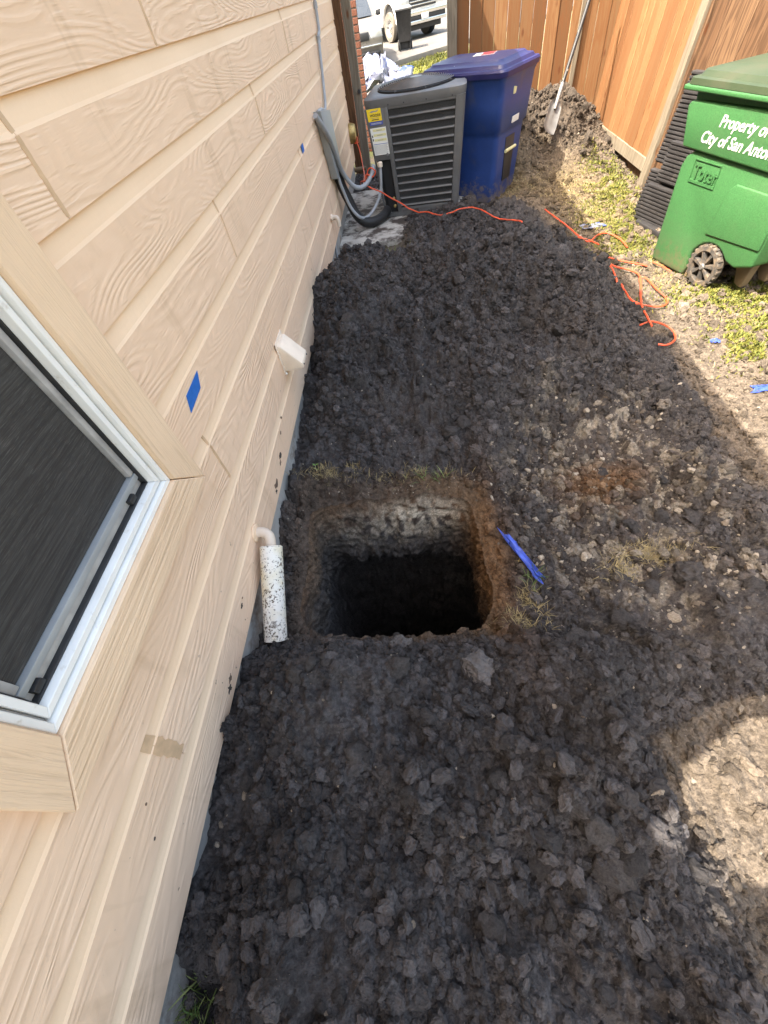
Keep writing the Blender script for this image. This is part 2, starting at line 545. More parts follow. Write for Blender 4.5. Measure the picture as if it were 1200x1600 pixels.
def peel_mat():
    t = NT('peeling_white_paint')
    v = t.obj()
    n = t.noise(v, 95, 5, 0.72, 0.3)
    big = t.noise(v, 14, 4, 0.6)
    f = t.mapr(t.math('ADD', n, t.math('MULTIPLY', big, 0.35)), 0.725, 0.75)
    f = t.math('MAXIMUM', f, t.math('MULTIPLY', t.mapr(t.noise(v, 17, 6, 0.7, 1.2), 0.60, 0.66), 0.75))
    c = t.mix(t.mapr(t.noise(v, 9, 3), 0.45, 0.65), (0.74, 0.71, 0.64), (0.68, 0.61, 0.45))
    c = t.mix(f, c, t.mix(big, (0.045, 0.038, 0.033), (0.17, 0.13, 0.09)))
    return t.out(c, 0.7, t.bump(f, 0.0012, -0.7), 0, 0.3)


def screen_mat():
    t = NT('window_insect_screen')
    v = t.obj((1, 2.5, 120.0))
    n = t.noise(v, 2.0, 5, 0.7)
    v2 = t.obj((1, 30.0, 520.0))
    n2 = t.noise(v2, 1.0, 3, 0.7)
    v3 = t.obj()
    big = t.noise(v3, 4, 4)
    c = t.mix(t.mapr(n, 0.40, 0.70), (0.030, 0.029, 0.029), (0.062, 0.060, 0.058))
    c = t.mix(t.math('MULTIPLY', t.mapr(n2, 0.54, 0.74), t.mapr(big, 0.3, 0.7, 0.2, 0.8)), c, (0.135, 0.13, 0.122))
    return t.out(c, 0.5, None, 0, 0.3)


M['peel'] = peel_mat()
M['screen'] = screen_mat()


# ------------------------------------------------------------------ noise in numpy
def _h(ix, iy, s):
    h = (ix.astype(np.int64) * 374761393 + iy.astype(np.int64) * 668265263 + s * 1442695041) & 0xFFFFFFFF
    h = ((h ^ (h >> 13)) * 1274126177) & 0xFFFFFFFF
    h = (h ^ (h >> 16)) & 0xFFFFFFFF
    h = (h * 2246822519) & 0xFFFFFFFF
    return ((h ^ (h >> 15)) & 0xFFFFFF) / float(0xFFFFFF)


def vnoise(x, y, s=0):
    ix, iy = np.floor(x), np.floor(y)
    fx, fy = x - ix, y - iy
    fx, fy = fx * fx * (3 - 2 * fx), fy * fy * (3 - 2 * fy)
    a, b = _h(ix, iy, s), _h(ix + 1, iy, s)
    c, d = _h(ix, iy + 1, s), _h(ix + 1, iy + 1, s)
    return (a + (b - a) * fx) * (1 - fy) + (c + (d - c) * fx) * fy


def fbm(x, y, o=4, s=0):
    t = np.zeros_like(x)
    a = 0.5
    for k in range(o):
        t += a * vnoise(x, y, s + k * 17)
        x, y, a = x * 2.03 + 5.1, y * 2.03 + 3.7, a * 0.5
    return t / (1 - 0.5 ** o)


def domes(x, y, cell, s, fill=0.9):
    """height of a layer of half-sunk lumps of about cell metres"""
    gx, gy = x / cell, y / cell
    ix, iy = np.floor(gx), np.floor(gy)
    best = np.zeros_like(x)
    for dx in (-1, 0, 1):
        for dy in (-1, 0, 1):
            cx, cy = ix + dx, iy + dy
            px = cx + 0.1 + 0.8 * _h(cx, cy, s)
            py = cy + 0.1 + 0.8 * _h(cx, cy, s + 1)
            r = 0.28 + 0.50 * _h(cx, cy, s + 2) ** 1.5
            on = _h(cx, cy, s + 3) < fill
            an = _h(cx, cy, s + 4) * 3.1416
            el = 0.75 + 0.5 * _h(cx, cy, s + 5)
            ux, uy = gx - px, gy - py
            rx = (ux * np.cos(an) + uy * np.sin(an)) * el
            ry = (-ux * np.sin(an) + uy * np.cos(an)) / el
            d2 = rx * rx + ry * ry
            hh = np.sqrt(np.maximum(r * r - d2, 0)) * (0.75 + 0.5 * _h(cx, cy, s + 6))
            best = np.maximum(best, np.where(on, hh, 0))
    return best * cell


def chunks(x, y, cell, s, fill=0.6):
    """layer of broken angular clods with tilted flat tops"""
    gx, gy = x / cell, y / cell
    ix, iy = np.floor(gx), np.floor(gy)
    best = np.zeros_like(x)
    for dx in (-1, 0, 1):
        for dy in (-1, 0, 1):
            cx, cy = ix + dx, iy + dy
            px = cx + 0.1 + 0.8 * _h(cx, cy, s)
            py = cy + 0.1 + 0.8 * _h(cx, cy, s + 1)
            r = 0.26 + 0.46 * _h(cx, cy, s + 2) ** 1.6
            on = _h(cx, cy, s + 3) < fill
            an = _h(cx, cy, s + 4) * 3.1416
            ux, uy = gx - px, gy - py
            rx = ux * np.cos(an) + uy * np.sin(an)
            ry = (-ux * np.sin(an) + uy * np.cos(an)) * (0.8 + 0.7 * _h(cx, cy, s + 5))
            ax_, ay_ = np.abs(rx), np.abs(ry)
            q = 0.55 * np.maximum(ax_, ay_) + 0.33 * (ax_ + ay_) + 0.15 * np.sqrt(rx * rx + ry * ry)
            body = (r - q) * (2.0 + 1.8 * _h(cx, cy, s + 6))
            top = r * (0.5 + 0.35 * _h(cx, cy, s + 7)) + (rx * (_h(cx, cy, s + 8) - 0.5) + ry * (_h(cx, cy, s + 9) - 0.5)) * 1.1
            hh = np.maximum(np.minimum(body, top), 0)
            best = np.maximum(best, np.where(on, hh, 0))
    return best * cell


def ss(a, b, x):
    t = np.clip((x - a) / (b - a), 0, 1)
    return t * t * (3 - 2 * t)


def gauss(x, y, cx, cy, rx, ry=None):
    ry = ry or rx
    return np.exp(-(((x - cx) / rx) ** 2 + ((y - cy) / ry) ** 2))


# ------------------------------------------------------------------ the dug soil: heights, colours, the pit
PC, PH = (-0.225, 1.035), (0.445, 0.395)


def pit_d(x, y):        # superellipse value: <1 inside the pit mouth
    wob = 0.16 * (fbm(x * 6, y * 6, 5, 5) - 0.5)
    u, v = np.abs((x - PC[0] + 0.05 * (y - PC[1])) / PH[0]), np.abs((y - PC[1]) / PH[1])
    return (u ** 5 + v ** 5) ** (1 / 5) + wob


def sunlit_tan_w(x, y):  # drier, paler soil laid along the shadow edge: paints sunlight into the colour
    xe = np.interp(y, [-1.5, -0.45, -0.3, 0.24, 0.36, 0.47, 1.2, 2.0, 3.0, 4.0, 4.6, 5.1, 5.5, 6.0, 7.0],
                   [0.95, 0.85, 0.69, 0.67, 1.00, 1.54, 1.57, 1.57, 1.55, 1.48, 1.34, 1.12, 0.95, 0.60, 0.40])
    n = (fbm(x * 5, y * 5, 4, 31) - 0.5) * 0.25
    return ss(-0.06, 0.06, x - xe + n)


def sand_w(x, y):
    w = gauss(x, y, 1.75, 5.6, 0.42, 0.45) + 0.9 * gauss(x, y, 1.75, 4.7, 0.35, 0.4) + 0.8 * gauss(x, y, 1.1, 5.9, 0.25, 0.4)
    return np.clip(w * (0.5 + fbm(x * 6, y * 6, 4, 77)), 0, 1)


CAL = [(0.85, 1.37, 0.22), (0.72, 1.76, 0.20), (1.15, 1.30, 0.25), (0.78, 1.03, 0.25), (0.95, 0.90, 0.25), (1.2, 1.05, 0.22), (0.5, 1.5, 0.15), (1.05, 1.75, 0.25)]


def cal_w(x, y):
    w = sum(gauss(x, y, a, b, r) for a, b, r in CAL)
    return np.clip(w, 0, 1) * np.clip(0.2 + 1.6 * (fbm(x * 8, y * 8, 3, 55) - 0.25), 0, 1)


def base_h(x, y):
    near = 0.34 * ss(0.68, 0.38, y) * (0.72 + 0.56 * fbm(x * 2.3 + 4, y * 2.3, 3, 4)) * (1 - ss(0.50, 0.85, x + 0.25 * (fbm(x * 2, y * 2, 2, 3) - 0.5)) * ss(0.55, 0.3, y)) * (1 - 0.7 * ss(0.45, 1.0, x))
    near = near * (1 - 0.95 * ss(-0.22, -0.42, y) * (1 - ss(-0.76, -0.50, x)))
    near *= 0.52 + 0.48 * ss(-0.8, -0.40, x)
    crest = np.interp(y, [1.45, 1.6, 1.8, 2.1, 2.5, 3.0, 3.5, 3.9, 4.3, 4.7, 5.3, 5.6], [0.0, 0.05, 0.15, 0.27, 0.36, 0.47, 0.43, 0.29, 0.20, 0.14, 0.09, 0.0])
    side = 1 - ss(0.9, 1.62, x)
    left = np.where(y > 3.4, 1 - ss(3.5, 3.95, y) * (1 - ss(-0.25, 0.05, x)), 1.0)
    atwall = 1 - 0.45 * (1 - ss(-0.79, -0.55, x)) * gauss(x * 0, y, 0, 2.35, 1, 0.45)
    far = crest * (0.78 + 0.44 * fbm(x * 2.1 + 8, y * 2.1, 3, 6)) * (0.70 + 0.30 * ss(-0.8, -0.45, x)) * side * left * atwall * (1 - 0.45 * ss(0.25, 0.7, x) * ss(2.3, 1.6, y))
    mid = 0.05 * gauss(x, y, 1.0, 1.1, 0.5, 0.6) + 0.05 * gauss(x, y, 1.35, 0.8, 0.3, 0.35)
    mound = 0.58 * np.exp(-(((x - 1.60) / 0.74) ** 4 + ((y - 7.05) / 0.80) ** 2)) + 0.12 * gauss(x, y, 1.35, 6.3, 0.3, 0.4)
    return near + far + mid + mound


def lump_amt(x, y):
    a = 0.35 + 0.65 * (1 - sunlit_tan_w(x, y))
    a = a * (1 - 0.8 * sand_w(x, y))
    a = np.maximum(a, 0.95 * np.clip(2.0 * gauss(x, y, 1.65, 7.0, 0.8, 0.8), 0, 1))
    d = pit_d(x, y)
    a = a * (0.45 + 0.55 * ss(1.02, 1.25, d + 0.35 * ss(0.72, 0.6, y)))
    slab_grass = ss(3.7, 4.0, y) * (1 - ss(-0.15, 0.1, x))
    return a * (1 - 0.75 * slab_grass)


def height(x, y):
    b = base_h(x, y)
    wx = x + 0.06 * (fbm(x * 9, y * 9, 3, 8) - 0.5) + 0.022 * (fbm(x * 34, y * 34, 3, 18) - 0.5)
    wy = y + 0.06 * (fbm(x * 9, y * 9, 3, 9) - 0.5) + 0.022 * (fbm(x * 34, y * 34, 3, 19) - 0.5)
    w3x = x + 0.012 * (fbm(x * 60, y * 60, 2, 28) - 0.5)
    w3y = y + 0.012 * (fbm(x * 60, y * 60, 2, 29) - 0.5)
    ck = ss(0.38, 0.60, fbm(x * 1.9 + 3, y * 1.9, 3, 140))          # where the digging left big clods
    fine = ss(0.42, 0.62, fbm(x * 2.6 + 9, y * 2.6, 3, 160))         # where it crumbled to powder
    big = chunks(wx, wy, 0.22, 100, 0.5) * 0.62
    med = chunks(wx, wy, 0.105, 200, 0.55) * 0.80
    sm = chunks(wx, wy, 0.050, 300, 0.6) * 0.90
    xs = chunks(w3x, w3y, 0.026, 400, 0.7) * 0.95
    xx = chunks(w3x, w3y, 0.0145, 500, 0.75) * 0.9
    rid = 1 - np.abs(2 * fbm(x * 1.6 + 7, y * 1.6 + 1, 3, 150) - 1)
    tear = 1 - np.abs(2 * fbm(x * 15 + 2, y * 15 + 4, 4, 155) - 1)
    lf = (fbm(x * 3.0, y * 3.0, 4, 41) - 0.5) * 0.17 + (fbm(x * 10, y * 10, 3, 43) - 0.5) * 0.08 + (rid - 0.75) * 0.13 + (tear - 0.7) * 0.040
    l = lf + (0.30 + 0.70 * ck) * np.maximum(big, med) + (0.25 + 0.35 * ck) * med + (0.9 - 0.4 * fine) * sm + 0.95 * xs + 0.85 * xx - 0.045
    rough = (fbm(x * 45, y * 45, 4, 66) - 0.5) * 0.022
    d = pit_d(x, y)
    dip = -0.03 * ss(1.12, 0.99, d)
    return b + lump_amt(x, y) * l + rough + dip


def colour(x, y):
    c = np.zeros(x.shape + (3,))
    n = fbm(x * 4, y * 4, 4, 90)[..., None]
    dark = np.array((0.050, 0.0452, 0.0443)) * (0.75 + 0.5 * n)
    warm = ss(0.5, 0.7, fbm(x * 2.2, y * 2.2, 3, 93))[..., None] * 0.3
    dark = dark * (1 - warm) + np.array((0.058, 0.0475, 0.042)) * warm
    def mix(c, col, w):
        w = np.clip(w, 0, 1)[..., None]
        return c * (1 - w) + np.array(col) * w
    c = mix(dark, (0.114, 0.090, 0.067), sunlit_tan_w(x, y))  # ground in the sun coloured paler than the shaded clay
    c = mix(c, (0.060, 0.046, 0.034), np.clip(1.6 * gauss(x, y, 1.65, 7.0, 0.8, 0.8), 0, 1))
    c = mix(c, (0.125, 0.092, 0.050), sand_w(x, y))
    cw = cal_w(x, y)
    c = mix(c, (0.088, 0.068, 0.051), 0.6 * cw)
    c = mix(c, (0.21, 0.178, 0.138), 0.9 * np.clip(1.5 * cw, 0, 1) * ss(0.54, 0.61, fbm(x * 24, y * 24, 4, 57)))
    c = mix(c, (0.135, 0.070, 0.030), 0.9 * gauss(x, y, 0.85, 1.38, 0.17, 0.17) * ss(0.4, 0.6, fbm(x * 10, y * 10, 3, 14)))
    d = pit_d(x, y)
    rim = ss(1.32, 1.04, d + 0.5 * (fbm(x * 6, y * 6, 3, 23) - 0.5)) * (0.45 + 0.55 * ss(-0.5, 0.3, x)) * ss(0.55, 0.68, y + 0.06)
    c = mix(c, (0.105, 0.068, 0.040), rim)
    c = mix(c, (0.145, 0.075, 0.032), 0.8 * gauss(x, y, 0.27, 1.0, 0.07, 0.42))
    c = mix(c, (0.105, 0.085, 0.06), 0.8 * ss(3.75, 4.0, y) * (1 - ss(-0.2, 0.05, x)) * (y < 4.9))
    return c


def grid_soil():
    xs = np.concatenate([np.arange(-0.797, 1.75, 0.0058), np.arange(1.75, 3.05, 0.013)])
    ys = [-1.05]
    while ys[-1] < 7.75:
        ys.append(ys[-1] + np.interp(ys[-1], [-1, 1.5, 3, 5, 7.5], [0.0052, 0.0062, 0.0095, 0.0145, 0.019]))
    ys = np.array(ys)
    X, Y = np.meshgrid(xs, ys)
    Z = height(X, Y)
    return xs, ys, X, Y, Z


GX, GY, X, Y, Z = grid_soil()


def surf(x, y):
    x, y = np.atleast_1d(np.asarray(x, float)), np.atleast_1d(np.asarray(y, float))
    i = np.clip(np.searchsorted(GX, x) - 1, 0, len(GX) - 2)
    j = np.clip(np.searchsorted(GY, y) - 1, 0, len(GY) - 2)
    fx = np.clip((x - GX[i]) / (GX[i + 1] - GX[i]), 0, 1)
    fy = np.clip((y - GY[j]) / (GY[j + 1] - GY[j]), 0, 1)
    return (Z[j, i] * (1 - fx) + Z[j, i + 1] * fx) * (1 - fy) + (Z[j + 1, i] * (1 - fx) + Z[j + 1, i + 1] * fx) * fy


def sz(x, y):
    return float(surf(x, y)[0])


def np_mesh(name, co, quads, col=None, mat=None, smooth=True, parent=None):
    me = bpy.data.meshes.new(name)
    k = quads.shape[1]
    me.vertices.add(len(co))
    me.vertices.foreach_set('co', np.asarray(co, np.float32).ravel())
    me.loops.add(quads.size)
    me.loops.foreach_set('vertex_index', quads.astype(np.int32).ravel())
    me.polygons.add(len(quads))
    me.polygons.foreach_set('loop_start', np.arange(0, quads.size, k, dtype=np.int32))
    if smooth:
        me.polygons.foreach_set('use_smooth', np.ones(len(quads), dtype=bool))
    me.update(calc_edges=True)
    if col is not None:
        a = me.attributes.new('col', 'FLOAT_COLOR', 'POINT')
        a.data.foreach_set('color', np.concatenate([col, np.ones((len(col), 1))], 1).astype(np.float32).ravel())
    return obj(name, me, mat, parent)


ny, nx = X.shape
idx = np.arange(ny * nx).reshape(ny, nx)
Q = np.stack([idx[:-1, :-1], idx[:-1, 1:], idx[1:, 1:], idx[1:, :-1]], -1).reshape(-1, 4)
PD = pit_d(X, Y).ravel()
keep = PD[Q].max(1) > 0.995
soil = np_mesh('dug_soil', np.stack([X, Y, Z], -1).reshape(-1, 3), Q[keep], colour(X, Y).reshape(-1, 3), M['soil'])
tag(soil, 'heaps of dark crumbly clay soil around a square pit beside the house', kind='structure')

# the pit shaft
NTH = 420
th = np.linspace(0, 2 * math.pi, NTH, endpoint=False)
levels = np.concatenate([np.linspace(0.0, -0.75, 76), np.linspace(-0.79, -2.3, 34)])
cth, sth = np.cos(th), np.sin(th)
co, cc = [], []
for z in levels:
    base = 1.0 / (np.abs(cth) ** 5 + np.abs(sth) ** 5) ** (1 / 5)
    px0, py0 = PC[0] + PH[0] * cth * base, PC[1] + PH[1] * sth * base
    px0 -= 0.05 * (py0 - PC[1])
    wob = 0.16 * (fbm(px0 * 6, py0 * 6, 5, 5) - 0.5)
    k = 1.012 - wob
    wf = ss(0.45, 0.9, sth)
    lip = -0.47 - 0.55 * (px0 + 0.25) ** 2
    inward = -0.10 * np.clip(-z / 0.45, 0, 1) * wf + (0.10 + 0.02) * wf * ss(0.0, 0.10, lip - z)
    allw = 0.05 * ss(-0.35, -0.8, np.full_like(th, z)) - 0.02 * np.clip(-z / 0.3, 0, 1)
    rough = 0.07 * (fbm(th * 9 + 3, np.full_like(th, z * 11), 4, 71) - 0.5) + 0.045 * (fbm(th * 5, np.full_like(th, z * 34), 3, 73) - 0.5) + 0.045 * (fbm(th * 30, np.full_like(th, z * 40), 3, 72) - 0.5)
    fade = min(1.0, -z / 0.05 + 0.25)
    rough = rough * (1 - 0.55 * wf * float(ss(-0.5, -0.3, np.array(z))))
    rr = (inward + allw + rough * fade)
    X0 = PC[0] + (px0 - PC[0]) * k + cth * rr * 0.8 * np.abs(cth) ** 0.3
    Y0 = PC[1] + (py0 - PC[1]) * k + sth * rr
    zz = np.full_like(th, z) + (np.minimum(surf(X0, Y0), 0.06) - 0.005) * max(0, 1 + z / 0.15)
    co.append(np.stack([X0, Y0, zz], -1))
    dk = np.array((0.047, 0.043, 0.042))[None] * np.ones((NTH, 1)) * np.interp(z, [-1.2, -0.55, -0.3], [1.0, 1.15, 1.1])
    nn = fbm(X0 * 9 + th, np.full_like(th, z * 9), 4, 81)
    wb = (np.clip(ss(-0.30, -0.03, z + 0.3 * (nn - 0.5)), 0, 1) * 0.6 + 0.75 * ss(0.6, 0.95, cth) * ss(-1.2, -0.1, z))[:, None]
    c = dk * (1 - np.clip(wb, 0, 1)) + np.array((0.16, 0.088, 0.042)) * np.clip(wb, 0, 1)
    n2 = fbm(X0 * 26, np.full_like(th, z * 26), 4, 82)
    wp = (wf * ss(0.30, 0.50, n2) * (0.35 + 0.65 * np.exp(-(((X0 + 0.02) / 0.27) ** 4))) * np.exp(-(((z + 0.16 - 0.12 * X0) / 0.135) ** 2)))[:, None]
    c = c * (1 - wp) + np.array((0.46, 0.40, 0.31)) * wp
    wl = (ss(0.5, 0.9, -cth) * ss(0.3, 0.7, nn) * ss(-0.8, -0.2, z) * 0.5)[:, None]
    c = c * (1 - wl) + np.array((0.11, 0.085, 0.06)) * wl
    cc.append(c)
nl = len(levels)
co = np.concatenate(co + [np.array([[PC[0], PC[1] + 0.1, -2.32]])])
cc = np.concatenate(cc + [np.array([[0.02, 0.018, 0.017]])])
ii = np.arange(nl * NTH).reshape(nl, NTH)
jj = np.roll(ii, -1, 1)
PQ = np.stack([ii[:-1], ii[1:], jj[1:], jj[:-1]], -1).reshape(-1, 4)
bot = np.stack([ii[-1], np.full(NTH, nl * NTH), np.full(NTH, nl * NTH), jj[-1]], -1)
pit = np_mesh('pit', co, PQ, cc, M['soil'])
tag(pit, 'square dug pit with brown rim going down into black clay', kind='structure')
fl = MB()
fl.v = [tuple(p) for p in co[(nl - 1) * NTH:nl * NTH]]
fl.f = [tuple(range(NTH))]
fme = bpy.data.meshes.new('pit_floor')
fme.from_pydata(fl.v, [], fl.f)
ca = fme.attributes.new('col', 'FLOAT_COLOR', 'POINT')
for d in ca.data:
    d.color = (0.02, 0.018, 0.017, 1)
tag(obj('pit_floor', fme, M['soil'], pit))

# surrounding ground with an opening for the worked strip
g = MB()
gz = -0.06
R0 = (-0.85, -1.0, 3.0, 7.7)
BIG = 400
g.add([(-BIG, -BIG, gz), (BIG, -BIG, gz), (BIG, BIG, gz), (-BIG, BIG, gz), (R0[0], R0[1], gz), (R0[2], R0[1], gz), (R0[2], R0[3], gz), (R0[0], R0[3], gz)],
      [(0, 1, 5, 4), (1, 2, 6, 5), (2, 3, 7, 6), (3, 0, 4, 7)])
tag(g.build('ground', M['ground']), 'dry brown ground around the house', kind='structure')
lw = MB()
lw.add([(-1.2, 9.5, gz + 0.006), (3.5, 9.5, gz + 0.006), (3.5, 20.0, gz + 0.006), (1.4, 19.6, gz + 0.006), (-0.3, 18.0, gz + 0.006), (-0.75, 15.0, gz + 0.006)], [(0, 1, 2, 3, 4, 5)])
tag(lw.build('lawn', M['lawn']), 'strip of yellow green lawn before the kerb', kind='structure')
rd = MB()
kd = Vector((0.76, 0.65, 0))
kn = Vector((-0.65, 0.76, 0))
ko = Vector((0.0, 18.8, gz))
def kp(s, t, z=0):
    return ko + kd * s + kn * t + Vector((0, 0, z))
rd.add([kp(-60, 0.16, 0.01), kp(60, 0.16, 0.01), kp(60, 40, 0.01), kp(-60, 40, 0.01)], [(0, 1, 2, 3)])
tag(rd.build('road', M['asphalt']), 'pale sunlit street surface beyond the lawn', kind='structure')
drv = MB()
drv.add([(-9, 9.2, gz + 0.004), (-1.0, 9.2, gz + 0.004), (-0.62, 15, gz + 0.004), (-0.2, 18.6, gz + 0.004), (-9, 12.0, gz + 0.004)], [(0, 1, 2, 3, 4)])
tag(drv.build('driveway', M['asphalt']), 'pale concrete driveway beside the brick corner', kind='structure')
kb = MB()
kb.hexa([kp(-1.2, 0, -0.05), kp(40, 0, -0.05), kp(40, 0.15, -0.05), kp(-1.2, 0.15, -0.05), kp(-1.2, 0, 0.12), kp(40, 0, 0.12), kp(40, 0.15, 0.10), kp(-1.2, 0.15, 0.10)])
tag(kb.build('kerb', M['kerb'], bevel=0.02), 'concrete kerb between lawn and street', kind='structure')

# ------------------------------------------------------------------ house
WX = -0.772
house = thing('house', 'cream painted house side wall of lap siding with a dark window', 'house', (WX, 2.0, 0.0))
LIPS = [0.19, 0.405, 0.612, 0.835, 1.05, 1.265, 1.465, 1.66, 1.865, 2.07, 2.275, 2.48, 2.685, 2.89, 3.095, 3.3]
Y_END = 7.42
WIN = (0.0, 0.895, 0.785, 2.0)      # casing outer y0,y1,z0,z1
JOINTS = {0: [4.45, 6.0], 1: [0.145, 3.3, 6.7], 2: [1.05, 2.5, 5.6], 3: [3.75, 6.35], 4: [1.93, 4.9], 5: [2.95, 6.9], 6: [1.07, 4.15, 6.6], 7: [1.94, 5.3], 8: [3.6, 6.4]}
Y_BEG = -2.6


def plank(y0, y1, z0, z1):
    if y1 - y0 < 0.02:
        return
    # profile in (x,z): lip at the bottom overhangs the smooth band of the plank below
    b = z1 - 0.052           # where the textured face ends and the smooth rebate begins
    prof = [(0.0, z0), (0.0, b), (-0.0035, b + 0.008), (-0.0060, b + 0.022), (-0.0105, z1 + 0.004), (-0.03, z1 + 0.004), (-0.03, z0)]
    p = MB()
    g2 = 0.0012
    p.prism([(WX + a, y0 + g2, c) for a, c in prof], (0, y1 - y0 - 2 * g2, 0))
    o = p.build('siding_plank', M['siding'], house)
    o.data.materials.append(M['band'])
    for f in o.data.polygons:
        cz = f.center.z
        if f.normal.x > 0.5 and cz > b - 0.001:
            f.material_index = 1
        elif abs(f.normal.z) > 0.2:
            f.material_index = 1
    # soften only by material; edges are crisp as in pressed board


for k in range(len(LIPS) - 1):
    z0, z1 = LIPS[k], LIPS[k + 1]
    ys = [Y_BEG if z1 < 2.7 else -0.68] + JOINTS.get(k, []) + [Y_END]
    segs = list(zip(ys[:-1], ys[1:]))
    out = []
    for a, b in segs:
        if z1 > WIN[2] + 0.06 and z0 < WIN[3]:
            if a < WIN[0] < b: 
                out.append((a, WIN[0] + 0.03))
                if b > WIN[1]: out.append((WIN[1] - 0.03, b))
                continue
            if a >= WIN[0] and b <= WIN[1]:
                continue
            if WIN[0] <= a < WIN[1] < b:
                out.append((WIN[1] - 0.03, b)); continue
        out.append((a, b))
    for a, b in out:
        plank(a, b, z0, z1)

# sealed butt joints
def caulk(y, z0, z1, w, seed):
    r = random.Random(seed)
    n = 26
    L, Rr = [], []
    for i in range(n + 1):
        z = z0 + (z1 - z0) * i / n
        q = np.array([i * 0.28 + seed * 9.7])
        L.append((WX + 0.0012, y - w * (0.45 + 0.9 * float(fbm(q, q * 0 + 3.3, 3, seed)[0])), z))
        Rr.append((WX + 0.0012, y + w * (0.45 + 0.9 * float(fbm(q, q * 0 + 7.7, 3, seed)[0])), z))
    p = MB()
    p.prism(L + Rr[::-1], (-0.004, 0, 0))
    p.build('caulk_joint', M['caulk'], house)
    p = MB()
    p.prism([(WX - 0.0005, y - w * 1.0, z1 - 0.002), (WX - 0.0005, y + w * 1.0, z1 - 0.008), (WX - 0.0075, y + w * 0.8, z1 + 0.052), (WX - 0.0075, y - w * 0.9, z1 + 0.052)], (-0.006, 0, 0))
    p.build('caulk_joint', M['caulk'], house)


caulk(0.147, 0.425, 0.612 - 0.053, 0.022, 1)
caulk(1.05, 0.615, 0.835 - 0.053, 0.007, 2)
caulk(1.93, 1.055, 1.265 - 0.053, 0.006, 3)
caulk(1.07, 1.47, 1.66 - 0.053, 0.008, 4)
caulk(1.94, 1.665, 1.865 - 0.053, 0.009, 5)
caulk(3.75, 0.84, 1.05 - 0.053, 0.008, 6)
caulk(4.15, 1.47, 1.66 - 0.053, 0.02, 7)
caulk(2.95, 1.27, 1.465 - 0.053, 0.012, 8)

def fleck(y, z, r, seed, mat, name):
    q = random.Random(seed)
    pts = []
    for k in range(11):
        a = 2 * math.pi * k / 11
        rr_ = r * (0.4 + 0.9 * q.random())
        pts.append((WX + 0.0014, y + rr_ * math.cos(a) * 1.3, z + rr_ * math.sin(a)))
    p = MB()
    p.prism(pts, (-0.003, 0, 0))
    p.build(name, mat, house)


M['chip'] = simple('bare_board_under_paint', (0.15, 0.10, 0.07), 0.9, var=0.4, vscale=60)
M['mud'] = simple('mud_fleck', (0.06, 0.048, 0.04), 0.95, var=0.3, vscale=60)
for i_, (y_, z_, r_) in enumerate([(1.50, 0.275, 0.016), (1.47, 0.255, 0.012), (1.33, 0.245, 0.020), (1.30, 0.225, 0.011), (1.62, 0.33, 0.010), (1.70, 0.36, 0.006), (0.66, 0.29, 0.009), (0.69, 0.30, 0.005), (0.40, 0.245, 0.012), (0.37, 0.23, 0.014), (2.9, 0.30, 0.010), (3.15, 0.26, 0.014), (-0.05, 0.44, 0.004), (0.02, 0.52, 0.004)]):
    fleck(y_, z_, r_, i_, M['chip'] if i_ % 3 else M['mud'], 'paint_chip' if i_ % 3 else 'mud_fleck')

MB().b2((WX - 0.22, Y_BEG, 0.215), (WX - 0.031, Y_END - 0.02, 0.60)).build('wall_core', M['band'], house)
wc = MB()
wc.b2((WX - 0.22, Y_BEG, 0.60), (WX - 0.031, -0.69, 2.68))
wc.build('wall_core', M['band'], house)
wc = MB()
wc.b2((WX - 0.22, -0.688, 0.60), (WX - 0.031, WIN[0] + 0.06, 3.32))
wc.build('wall_core', M['band'], house)
MB().b2((WX - 0.22, WIN[1] - 0.06, 0.60), (WX - 0.031, Y_END - 0.02, 3.32)).build('wall_core', M['band'], house)
MB().b2((WX - 0.22, WIN[0] + 0.06, 1.95), (WX - 0.031, WIN[1] - 0.06, 3.32)).build('wall_core', M['band'], house)
MB().b2((WX - 0.22, WIN[0] + 0.06, 0.60), (WX - 0.031, WIN[1] - 0.06, 0.84)).build('wall_core', M['band'], house)
MB().b2((-8.0, Y_BEG, -0.5), (WX - 0.24, -0.69, 2.65)).build('house_body', M['band'], house)
MB().b2((-8.0, -0.688, -0.5), (WX - 0.24, Y_END - 0.03, 3.3)).build('house_body', M['band'], house)
MB().b2((WX - 0.3, Y_BEG, -0.7), (WX - 0.026, Y_END - 0.04, 0.212)).build('foundation', M['foundation'], house)


# roof: high part with an eave over the work strip; unseen low notch added to shape the sun patch
def roof(y0, y1, xe, ze, slope=0.35, name='roof'):
    r = MB()
    L = 4.5
    r.hexa([(xe, y0, ze), (xe - L, y0, ze + L * slope), (xe - L, y1, ze + L * slope), (xe, y1, ze),
            (xe, y0, ze + 0.14), (xe - L, y0, ze + L * slope + 0.14), (xe - L, y1, ze + L * slope + 0.14), (xe, y1, ze + 0.14)])
    return r.build(name, M['shingle'], house)


EAVE_Z, EAVE_X = 3.32, -0.20
roof(-0.70, Y_END + 0.25, EAVE_X - 0.03, EAVE_Z)
roof(-1.25, -0.715, -0.73, 2.52)  # made-up low section out of view, lets the sun patch through
roof(-6.0, -1.27, EAVE_X - 0.03, EAVE_Z)  # added unseen high section, its shadow ends the sun patch
MB().b2((WX - 0.22, -6.0, 2.70), (WX - 0.031, -1.27, 3.31)).build('wall_core', M['band'], house)  # unseen wall added under that high section
MB().b2((-8.0, -6.0, -0.5), (WX - 0.24, Y_BEG - 0.01, 3.3)).build('house_body', M['band'], house)
MB().b2((WX - 0.02, -0.68, EAVE_Z - 0.03), (EAVE_X - 0.03, Y_END + 0.2, EAVE_Z)).build('soffit', M['casing_y'], house)

